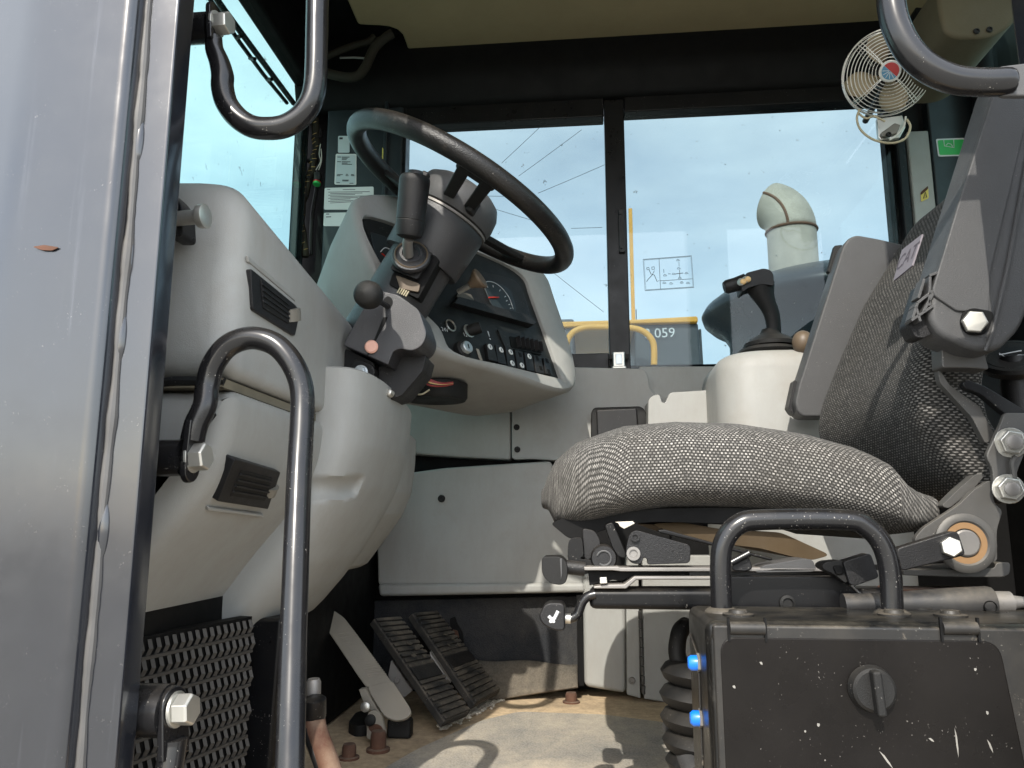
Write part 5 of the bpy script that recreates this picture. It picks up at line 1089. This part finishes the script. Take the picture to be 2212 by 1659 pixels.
# bellows hoses standing between seat base and box
hs_ = thing('bellows_boot', 'black rubber bellows and hoses squeezed behind the storage box', 'bellows', at(1470, 1640, 1.05))
for i, (x, y, w) in enumerate(((1480, 1455, 30), (1478, 1505, 36), (1480, 1555, 36), (1485, 1605, 36), (1492, 1650, 36))):
    c = at(x + 20, y, 1.12); mb = MB(); mb.lathe([(.030, -.016), (.040, -.010), (.046, 0), (.040, .010), (.030, .016)], c, (.1, 0, 1), 28); mb.build('fold', 'black_rubber', hs_, smooth=60)
P = spline([at(*V1(2100, 200), 1.15), at(*V1(2050, 260), 1.13), at(*V1(2030, 420), 1.12), at(*V1(2080, 560), 1.12)], 6); mb = MB(); mb.tube(P, .012, 14); mb.build('hose', 'black_rubber', hs_)
P = spline([at(*V1(1985, 1000), 1.2), at(*V1(2040, 1100), 1.15), at(*V1(2110, 1250), 1.1), at(*V1(2200, 1400), 1.05)], 6); mb = MB(); mb.tube(P, .014, 14); mb.build('hose', 'arm_plastic', hs_)

for a, b, w in (((1238, 1478), (1256, 1612), .0011), ((1384, 1530), (1412, 1592), .0012), ((898, 1582), (962, 1665), .0013), ((1326, 1210), (1334, 1222), .0018), ((1380, 1402), (1388, 1420), .0016), ((618, 1458), (626, 1474), .0020), ((358, 1182), (372, 1194), .0015), ((236, 1290), (250, 1300), .0018), ((1120, 1525), (1146, 1542), .0013), ((560, 1490), (566, 1500), .0014)):
    A, B = at(*R6(*a), .7890), at(*R6(*b), .7890); d = (B - A).normalized(); e = d.cross(Vector((0, 1, 0))); L_ = (B - A).length
    mb = MB(); mb.prism([A, A + d * L_ * .3 + e * w, A + d * L_ * .7 + e * w * .8, B, A + d * L_ * .6 - e * w * .5], (0, .0008, 0)); mb.build('scratch', 'scuff', dr_, smooth=0)
# ---------------------------------------------------------------- wire fan on the header
FC = at(1920, 155, 1.62); FR = .0915
fn = Vector((.10, -.93, -.30)).normalized(); toc = (Vector((0, 0, CAM_Z)) - FC).normalized(); fn = (toc + Vector((.22, 0, .10))).normalized()
fu = Vector((1, 0, 0)); fu = (fu - fn * fu.dot(fn)).normalized(); fv = fn.cross(fu); fv = fv if fv.z > 0 else -fv
fan = thing('wire_fan', 'small wire-caged fan with a red and blue hub badge in the rear corner', 'fan', FC - fv * .17 - fn * .03)
def fp_(r, a, h): return FC + fn * h + (fu * math.cos(a) + fv * math.sin(a)) * r
def ring(r, h, w=.0011, name='cage_ring'):
    mb = MB(); mb.tube([fp_(r, 2 * math.pi * k / 60, h) for k in range(60)], w, 6, True); mb.build(name, 'chrome_wire', fan, smooth=60)
def dome(r): return .010 - .022 * (r / FR) ** 3
for k in range(11): r = .022 + (FR - .022) * k / 10; ring(r, dome(r))
for h, r in ((-.020, FR * 1.005), (-.030, FR * 1.0), (-.045, FR * .97), (-.058, FR * .90)): ring(r, h)
for a in (132, 137, 222, 227, 312, 317, 42, 47):
    A = rad(a); mb = MB(); mb.tube([fp_(r, A, dome(r) - .001) for r in (.018, .04, .06, .08, FR)] + [fp_(FR * 1.003, A, -.030), fp_(FR * .9, A, -.058), fp_(.03, A, -.066)], .0010, 6); mb.build('cage_spoke', 'chrome_wire', fan, smooth=60)
for b in range(4):
    A0_ = rad(20 + 90 * b); rows = []
    for i in range(7):
        t = i / 6; r = .016 + .070 * t; wdt = rad(8 + 50 * math.sin(math.pi * min(1, t * .85 + .1)) ** .8); rows.append([fp_(r, A0_ + wdt * (j / 6 - .5), -.026 + .012 * (j / 6 - .5) * 2) for j in range(7)])
    mb = MB(); mb.sheet(rows); mb.build('blade', 'fan_blade', fan, solid=.0012, smooth=60)
mb = MB(); mb.lathe([(.018, -.060), (.030, -.056), (.030, -.036), (.014, -.034), (.010, -.012), (.0004, -.012)], FC, fn, 26); mb.build('motor', 'dark_plastic', fan, smooth=40)
mb = MB(); mb.lathe([(.0215, .007), (.0215, .012), (.0190, .0135), (.0004, .0135)], FC, fn, 30); bd = mb.build('hub_badge', 'sticker_white', fan, smooth=40)
def half(a0, a1, mat, r=.0178):
    P = [fp_(r * math.cos(0), rad(a0 + (a1 - a0) * k / 16), .0138) for k in range(17)]; mb = MB(); mb.prism(P, fn * .0006); mb.build('badge_print', mat, bd)
half(-42, 138, 'badge_red'); half(140, 316, 'badge_blue')
for k in range(5):
    a = rad(165 + 30 * k); mb = MB(); mb.tube([fp_(.003, a, .0148), fp_(.016, a + .2, .0148)], .0007, 5); mb.build('badge_stroke', 'sticker_white', bd)
b0 = fp_(FR * .98, rad(-92), -.030)
bkt = [at(*S6(*p), 1.66) for p in ((525, 1090), (760, 1060), (790, 1170), (735, 1270), (560, 1290), (540, 1260))]
mb = MB(); mb.prism(bkt, (0, .012, 0)); mb.build('foot_bracket', 'zinc', fan, bevel=.002)
mb = MB(); mb.prism([at(*S6(*p), 1.652) for p in ((560, 1225), (690, 1130), (745, 1150), (710, 1230), (580, 1260))], (0, .006, 0)); mb.build('clamp_plate', 'reflector_grey', fan, bevel=.002)
screw(fan, (632, 1242), S6, 1.650, .006)
P = spline(px([(365, 1010), (340, 1090), (370, 1190), (460, 1270), (570, 1310), (690, 1315), (790, 1270), (832, 1170), (800, 1100)], 1.64, S6), 6); mb = MB(); mb.tube(P, .0026, 8); mb.build('cord', 'wire_beige', fan)
P = spline(px([(350, 1040), (420, 1090), (500, 1075), (600, 1120)], 1.64, S6), 6); mb = MB(); mb.tube(P, .0024, 8); mb.build('cord', 'wire_beige', fan)
P = spline(px([(790, 1075), (770, 1170), (700, 1250), (640, 1290)], 1.645, S6), 6); mb = MB(); mb.tube(P, .0022, 8); mb.build('cord', 'wire_white', fan)
P = [FC - fn * .055, FC - fn * .12 + Vector((.03, 0, .0)), Vector((FC.x + .06, 1.93, FC.z + .05))]; mb = MB(); mb.tube(P, .008, 10); mb.build('mounting_stem', 'dark_plastic', fan)
# roof duct in the rear corner
poly([(2020, -40), (2030, 30), (2040, 70), (2070, 82), (2140, 80), (2180, 60), (2230, 0), (2240, -60)], None, 1.45, .25, 'roof_duct', 'duct_foam', cab, .012, .02, 3)
for p in ((1440, 290), (1560, 275)): screw(cab, p, S6, 1.449, .006)
poly([(880, 60), (1090, 80), (1085, 250), (1000, 245), (880, 110)], S6, 1.70, .05, 'roof_clip', 'header_black', cab, .004)

# ---------------------------------------------------------------- stickers on pillars and glass
def sticker(pts, g, Y, mat, parent, name='sticker', th=.0012, r=.004):
    mb = MB(); mb.prism(fillet(px(pts, Y, g), r, 3, True), (0, th, 0)); return mb.build(name, mat, parent, smooth=0)
def lines(rows, g, Y, mat, parent, w=.0009, name='print_line'):
    for (x0, y0, x1, y1) in rows:
        a, b = at(*g(x0, y0), Y), at(*g(x1, y1), Y); d = (b - a).normalized(); mb = MB(); mb.boxu((a + b) / 2, d, (0, 1, 0), d.cross(Vector((0, 1, 0))), (b - a).length / 2, .0003, w); mb.build(name, mat, parent)
YP = YF - .0016
s1 = sticker(((602, 165), (720, 165), (720, 338), (600, 338)), S4, YP, 'sticker_clear', pil)
lines(((615, 190, 650, 190),), S4, YP - .0003, 'sticker_ink', s1, .003)
s2 = sticker(((578, 350), (792, 352), (790, 672), (563, 668)), S4, YP, 'sticker_white', pil)
s2b = sticker(((590, 362), (780, 364), (778, 660), (575, 657)), S4, YP - .0006, 'sticker_clear', s2, 'sticker_field')
lines([(595, 384, 632, 384), (640, 384, 720, 385), (640, 396, 700, 397), (640, 410, 690, 411), (592, 432, 632, 433), (640, 432, 730, 434), (640, 446, 700, 447), (640, 458, 745, 460), (592, 565, 650, 566), (590, 577, 625, 578), (682, 563, 705, 563), (735, 565, 765, 566), (680, 577, 710, 578), (735, 577, 770, 578), (645, 622, 712, 623), (645, 632, 708, 632), (585, 650, 620, 650), (720, 655, 760, 655)], S4, YP - .0011, 'sticker_ink', s2b)
s3 = sticker(((462, 704), (970, 690), (970, 930), (455, 928)), S4, YP, 'sticker_white', pil)
lines([(650, 722, 780, 720), (490, 720, 520, 720)] + [(500 + 20 * (k % 2), 748 + 16 * k, 930 - 60 * (k % 3) - 16 * k, 742 + 15 * k) for k in range(8)], S4, YP - .0003, 'tag_ink', s3, .0007)
s4_ = sticker(((455, 962), (700, 958), (700, 1100), (450, 1100)), S4, YP, 'sticker_white', pil)
lines([(478, 975, 510, 975), (478, 1005, 530, 1003)], S4, YP - .0003, 'tag_ink', s4_, .0012)
mb = MB(); mb.box((X_at(834, 330, YF) , YF - .006, 1.3), (.010, .012, .8)); mb.build('pillar_bead', 'pillar_teal', cab, bevel=.002)
sticker(((1058, 280), (1098, 340), (1098, 600), (1055, 560)), S4, YP - .002, 'sticker_yellow', pil)
g1 = sticker(((1068, 1280), (1330, 1270), (1330, 1436), (1090, 1442)), S6, YF - .0016, 'icon_white', rp)
g2_s = sticker(((1084, 1292), (1330, 1284), (1330, 1424), (1102, 1428)), S6, YF - .0024, 'sticker_green', g1, 'sticker_field')
mb = MB(); mb.tube(px([(1140, 1292), (1146, 1345), (1235, 1360), (1232, 1288)], YF - .003, S6), .0010, 6); mb.build('sticker_pictogram', 'icon_white', g2_s)
mb = MB(); mb.tube(px([(1160, 1340), (1180, 1320), (1210, 1330), (1222, 1352)], YF - .003, S6), .0009, 6); mb.build('sticker_pictogram', 'icon_white', g2_s)
y1_ = sticker(((1662, 885), (1696, 855), (1700, 912), (1665, 930)), R3, YF - .0052, 'sticker_yellow', gp)
mb = MB(); mb.tube(px([(1675, 915), (1683, 885), (1690, 908)], YF - .0060, R3), .0012, 6, True); mb.build('sticker_pictogram', 'sticker_ink', y1_)
sticker(((1662, 885), (1696, 855), (1697, 870), (1663, 900)), R3, YF - .0058, 'rust', y1_, 'sticker_band')
# control diagram printed on the right pane
YG = yb - .0015
def ink(pts, closed=False, w=.0009):
    mb = MB(); mb.tube(px(pts, YG, S3), w, 5, closed); mb.build('glass_diagram', 'diagram_ink', wp2)
ink([(298, 272), (632, 247), (648, 466), (312, 488)], True); ink([(304, 277), (627, 253), (642, 461), (318, 482)], True, .0006)
ink([(408, 268), (418, 476)], w=.0007); ink([(415, 420), (640, 406)], w=.0007)
ink([(340, 345), (352, 372), (375, 380), (395, 425), (408, 418)]); ink([(375, 350), (362, 378), (330, 412), (322, 425)]); ink([(322, 330), (338, 328), (340, 342), (325, 344)], True); ink([(358, 325), (374, 322), (376, 340), (360, 342)], True)
ink([(545, 290), (547, 320)], w=.0006); ink([(550, 345), (552, 398)]); ink([(522, 372), (575, 366)])
for (x, y) in ((540, 275), (545, 332), (450, 380), (510, 370), (598, 365), (552, 398), (445, 432), (492, 436), (565, 430), (608, 433)): ink([(x - 12, y + 6), (x - 6, y - 4), (x + 4, y - 2), (x + 12, y + 5), (x, y + 7)], True, .0007)
ink([(470, 372), (490, 372)], w=.0007); ink([(440, 340), (442, 365)], w=.0007)

# ---------------------------------------------------------------- cable loom in the front corner
lm = thing('cable_loom', 'dark taped cable loom hanging down the front corner pillar', 'cable loom', at(660, 545, 1.985))
LY = 1.975
LP_ = spline(px([(370, -300), (368, 0), (372, 180), (378, 300), (350, 430), (322, 560), (268, 740), (228, 900), (222, 1080), (248, 1250), (262, 1420)], LY, S4), 6)
mb = MB(); mb.tube(LP_, [.0105 + .0012 * math.sin(i * .9) for i in range(len(LP_))], 12); mb.build('main_loom', 'loom_tape', lm, smooth=60)
for i in range(3, len(LP_) - 2, 1):                       # yellow tracer wraps
    if i % 2 and random.random() < .85:
        c = LP_[i]; t = (LP_[i + 1] - LP_[i - 1]).normalized(); u, w, _ = frame(t, (0, -1, 0)); a0 = random.uniform(-1.2, .2)
        mb = MB(); mb.tube([c + (u * math.cos(a) + w * math.sin(a)) * .0118 + t * .004 * (a - a0) for a in [a0 + .2 * k for k in range(6)]], .0007, 5); mb.build('tracer', 'wire_tan', lm)
mb = MB(); mb.tube(spline(px([(430, 100), (415, 250), (390, 400), (398, 560), (370, 760), (338, 950), (322, 1200), (320, 1400)], LY + .02, S4), 6), .006, 10); mb.build('hose', 'black_rubber', lm)
for q, m_ in ((((412, 240), (380, 330), (400, 420), (382, 500)), 'header_black'), (((420, 250), (405, 350), (420, 430), (370, 520)), 'wire_white'), (((425, 300), (430, 420), (400, 520)), 'wire_white')):
    mb = MB(); mb.tube(spline(px(q, LY - .012, S4), 5), .0013, 6); mb.build('wire', m_, lm)
c = at(*S4(392, 590), LY - .01); mb = MB(); mb.box(c, (.020, .016, .026)); cn = mb.build('connector', 'black_rubber', lm, bevel=.003)
c = at(*S4(382, 655), LY - .01); mb = MB(); mb.lathe([(.011, 0), (.011, .004), (.009, .006), (.0004, .006)], c, (0, -.3, -1), 20); mb.build('connector_seal', 'sticker_green', cn)
mb = MB(); mb.lathe([(.0113, 0), (.0113, .003)], c + Vector((0, 0, .003)), (0, -.3, -1), 20); mb.build('connector_ring', 'badge_red', cn)
for p in ((372, 190), (330, 430), (300, 610), (250, 790)):
    c = at(*S4(*p), LY); mb = MB(); mb.lathe([(.0128, -.003), (.0128, .003)], c, (.1, 0, 1), 16); mb.build('cable_tie', 'black_rubber', lm)
# hoses under the roof corner
rh = thing('roof_hose', 'dusty brown taped hose looping under the roof corner', 'hose', at(760, 180, 1.8))
mb = MB(); mb.tube(spline(px([(560, 880), (720, 950), (850, 985), (1000, 1005), (1120, 975), (1210, 870), (1270, 740), (1330, 620), (1430, 520), (1560, 430)], 1.80, T5), 5), .0125, 14); mb.build('main_hose', 'loom_tape', rh, smooth=60)
mb = MB(); mb.tube(spline(px([(600, 780), (760, 710), (920, 640), (1100, 580), (1250, 540), (1330, 470)], 1.84, T5), 5), .009, 12); mb.build('branch_hose', 'loom_tape', rh, smooth=60)
mb = MB(); mb.tube(px([(880, 750), (1050, 745), (1230, 755)], 1.86, T5), .003, 8); mb.build('pipe', 'bare_steel', rh)
# wiper outside the windshield
wx = xw_ - .03
wp_ = thing('windshield_wiper', 'black wiper arm and blade resting across the windshield', 'wiper', atX(*R1(1730, 600), wx))
mb = MB(); mb.tube([atX(*R1(*p), wx) for p in ((1180, -160), (1330, 60), (1500, 290), (1740, 612))], .0075, 8); mb.build('blade', 'black_rubber', wp_)
mb = MB(); mb.tube([atX(*R1(*p), wx - .02) for p in ((1160, -120), (1290, 60), (1420, 250), (1560, 440), (1700, 610))], .0055, 8); mb.build('arm', 'black_paint', wp_)
for p, q in (((1430, 210), (1400, 225)), ((1510, 350), (1480, 345)), ((1610, 470), (1580, 470))):
    mb = MB(); mb.tube([atX(*R1(*p), wx), atX(*R1(*q), wx - .02)], .005, 8); mb.build('link', 'black_paint', wp_)

# ---------------------------------------------------------------- beyond the window: hood, exhaust, parked machine, wires
def gpoly(pts, g, Y, th, name, mat, parent, **k): return poly(pts, g, Y, th, name, mat, parent, **k)
HY = 3.0
hc = at(1800, 690, HY + .55); HRad = hc.x - at(1518, 675, HY + .55).x
hd_ = thing('engine_hood', 'dark rounded air-intake hood with an overhanging lip outside the window', 'hood', Vector((hc.x, hc.y, -.6)))
zt0, zl, zn = at(1790, 558, HY + .2).z, at(1518, 672, HY + .5).z, at(1575, 712, HY + .5).z
prof = [(HRad * .05, zt0 - zl + .01), (HRad * .30, zt0 - zl), (HRad * .55, (zt0 - zl) * .93), (HRad * .75, (zt0 - zl) * .78), (HRad * .88, (zt0 - zl) * .52), (HRad * .97, (zt0 - zl) * .22), (HRad, 0), (HRad * .985, -.03), (HRad * .93, -.06), (HRad * .84, zn - zl), (HRad * .79, zn - zl - .05), (HRad * .79, -1.6)]
mb = MB(); mb.lathe(prof, Vector((hc.x, hc.y, zl)), (0, 0, 1), 64); mb.build('cap', 'hood_teal', hd_, smooth=50)
ex = thing('exhaust_stack', 'weathered galvanized exhaust stack with a mitred curved outlet', 'exhaust stack', at(1716, 600, HY + .35))
EY = HY + .30
e0, e1, e2 = at(1716, 600, EY), at(1714, 500, EY), at(1688, 400, EY)
er = (at(1769, 560, EY).x - at(1663, 560, EY).x) / 2
mb = MB(); mb.lathe([(er, 0), (er, (e1 - e0).z + .15)], Vector((e0.x, e0.y, e0.z - .15)), (0, 0, 1), 40); mb.build('pipe', 'galvanized', ex, smooth=50)
pth = [Vector((e0.x, e0.y, e0.z + (e1 - e0).z - .13))]
P = []
base = Vector((e0.x, e0.y, e0.z + (e1 - e0).z))
rings = []
for k in range(13):
    t = k / 12; an = rad(62) * t; dirv = Vector((-.75, .66, 0)).normalized(); R_ = er * 1.55
    c = base + dirv * R_ * (1 - math.cos(an)) + Vector((0, 0, R_ * math.sin(an))); tdir = (dirv * math.sin(an) + Vector((0, 0, math.cos(an)))); u = (dirv * math.cos(an) - Vector((0, 0, math.sin(an)))); w = dirv.cross(Vector((0, 0, 1)))
    rings.append([c + (u * math.cos(a) + w * math.sin(a)) * er * 1.015 for a in [2 * math.pi * j / 36 for j in range(36)]])
mb = MB(); mb.loft(rings, cap=False); eb = mb.build('outlet_elbow', 'galvanized', ex, smooth=60, solid=.004)
mb = MB(); mb.tube([base + Vector((math.cos(a), math.sin(a), 0)) * er * 1.02 for a in [2 * math.pi * j / 48 for j in range(48)]], .006, 8, True); mb.build('weld_ring', 'weld_rust', ex)
js_ = max(range(36), key=lambda j: -rings[6][j].y - .55 * rings[6][j].x + .25 * rings[6][j].z)
mb = MB(); mb.tube([r[js_] for r in rings], .006, 8); mb.build('weld_seam', 'weld_rust', eb)

YM = 9.0
pm = thing('parked_machine', 'yellow and black parked machine numbered .059 behind the window', 'machine', at(1300, 760, YM + .8) * 1.0 - Vector((0, 0, at(1300, 760, YM).z + 1.9)))
gpoly([(700, 700), (1240, 688), (1250, 1560), (700, 1560)], None, YM, 1.6, 'rear_body', 'body_black', pm, bevel=.03)
gpoly([(240, 715), (678, 706), (700, 980), (700, 1800), (240, 1800)], S3, YM + .02, 1.55, 'side_body', 'body_black', pm, bevel=.03)
gpoly([(-300, 702), (235, 686), (675, 662), (679, 706), (240, 716), (-300, 745)], S3, YM - .05, 1.7, 'roof_band', 'yellow_paint', pm, bevel=.02)
gpoly([(682, 752), (700, 752), (715, 1000), (712, 1600), (700, 1600)], S3, YM + .4, .6, 'grille_block', 'body_black', pm, bevel=.02)
P = spline(px([(-235, 1000), (-232, 860), (-190, 780), (-110, 745), (0, 740), (200, 745), (290, 765), (345, 810), (372, 870), (374, 1000)], YM - .35, S3), 6); mb = MB(); mb.tube(P, .036, 12); mb.build('guard_rail', 'yellow_paint', pm, smooth=60)
a, b = at(*R3(327, 962), YM + .3), at(*R3(335, 1480), YM + .3); mb = MB(); mb.box((a + b) / 2, (.045, .045, (a - b).z)); mb.build('mast', 'yellow_paint', pm, bevel=.006)
a, b = at(*S3(83, 640), YM + .3), at(*S3(83, 710), YM + .3); mb = MB(); mb.box((a + b) / 2, (.03, .03, (a - b).z)); mb.build('mast', 'yellow_paint', pm, bevel=.006)
a, b = at(*S3(250, 618), YM + .3), at(*S3(250, 690), YM + .3); mb = MB(); mb.box((a + b) / 2, (.012, .012, (a - b).z)); mb.build('aerial', 'body_black', pm)
tx = MB(); put_text(tx, '3.059', .165, at(*S3(412, 785), YM) - Vector((0, .012, 0)), (1, 0, .02), (-.02, 0, 1)); tx.build('lettering', 'icon_white', pm)
for x in (-.9, 1.7):
    c = Vector((x, YM + .3, -1.15)); mb = MB(); mb.lathe([(.35, -.25), (.62, -.26), (.75, -.18), (.75, .18), (.62, .26), (.35, .25)], c, (0, 1, 0), 40); w_ = mb.build('wheel', 'black_rubber', pm, smooth=40)
    mb = MB(); mb.lathe([(.34, -.22), (.30, -.12), (.0004, -.12)], c, (0, 1, 0), 30); mb.build('wheel_rim', 'yellow_paint', w_, smooth=40)
yb_ = thing('yellow_boom', 'tall yellow boom of a far machine beyond the window edge', 'boom', at(1960, 1000, 7.0))
P = spline(px([(1945, 350), (1940, 380), (1940, 420), (1946, 470), (1950, 520), (1952, 700), (1952, 1400)], 7.0), 5); mb = MB(); mb.tube(P, .07, 14); mb.build('arm', 'yellow_paint', yb_, smooth=60)
mb = MB(); mb.box(at(1952, 480, 6.95), (.16, .12, .08)); mb.build('pivot_block', 'galvanized', yb_, bevel=.01)
# overhead wires
WYR = 24.0
W_ = [((1070, 230), (900, 390)), ((1255, 255), (990, 450)), ((1366, 420), (1085, 540)), ((810, 565), (920, 566)), ((800, 610), (1065, 690)), ((1235, 722), (1366, 718)), ((1155, 950), (1366, 1115))]
LW = ['overhead wire climbing steeply nearest the steering wheel rim', 'long thin overhead wire climbing behind the steering wheel', 'overhead wire sagging upward to the window bar', 'level overhead wire seen through the steering wheel', 'overhead wire dipping through the steering wheel', 'level overhead wire beside the window bar', 'overhead wire falling towards the yellow machine']
for (p, q), lab in zip(W_, LW):
    a, b = at(*R2(*p), WYR), at(*R2(*q), WYR); d = b - a; pts = []
    for k in range(21):
        t = -.08 + 1.16 * k / 20; c = a + d * t; c.z += -.12 * (1 - ((t - .5) / 1.1) ** 2) * d.length * .12; pts.append(c)
    mb = MB(); mb.tube(pts, .0075, 6); o = mb.build('overhead_wire', 'black_rubber', None); tag(o, lab, 'wire', 'overhead wires')
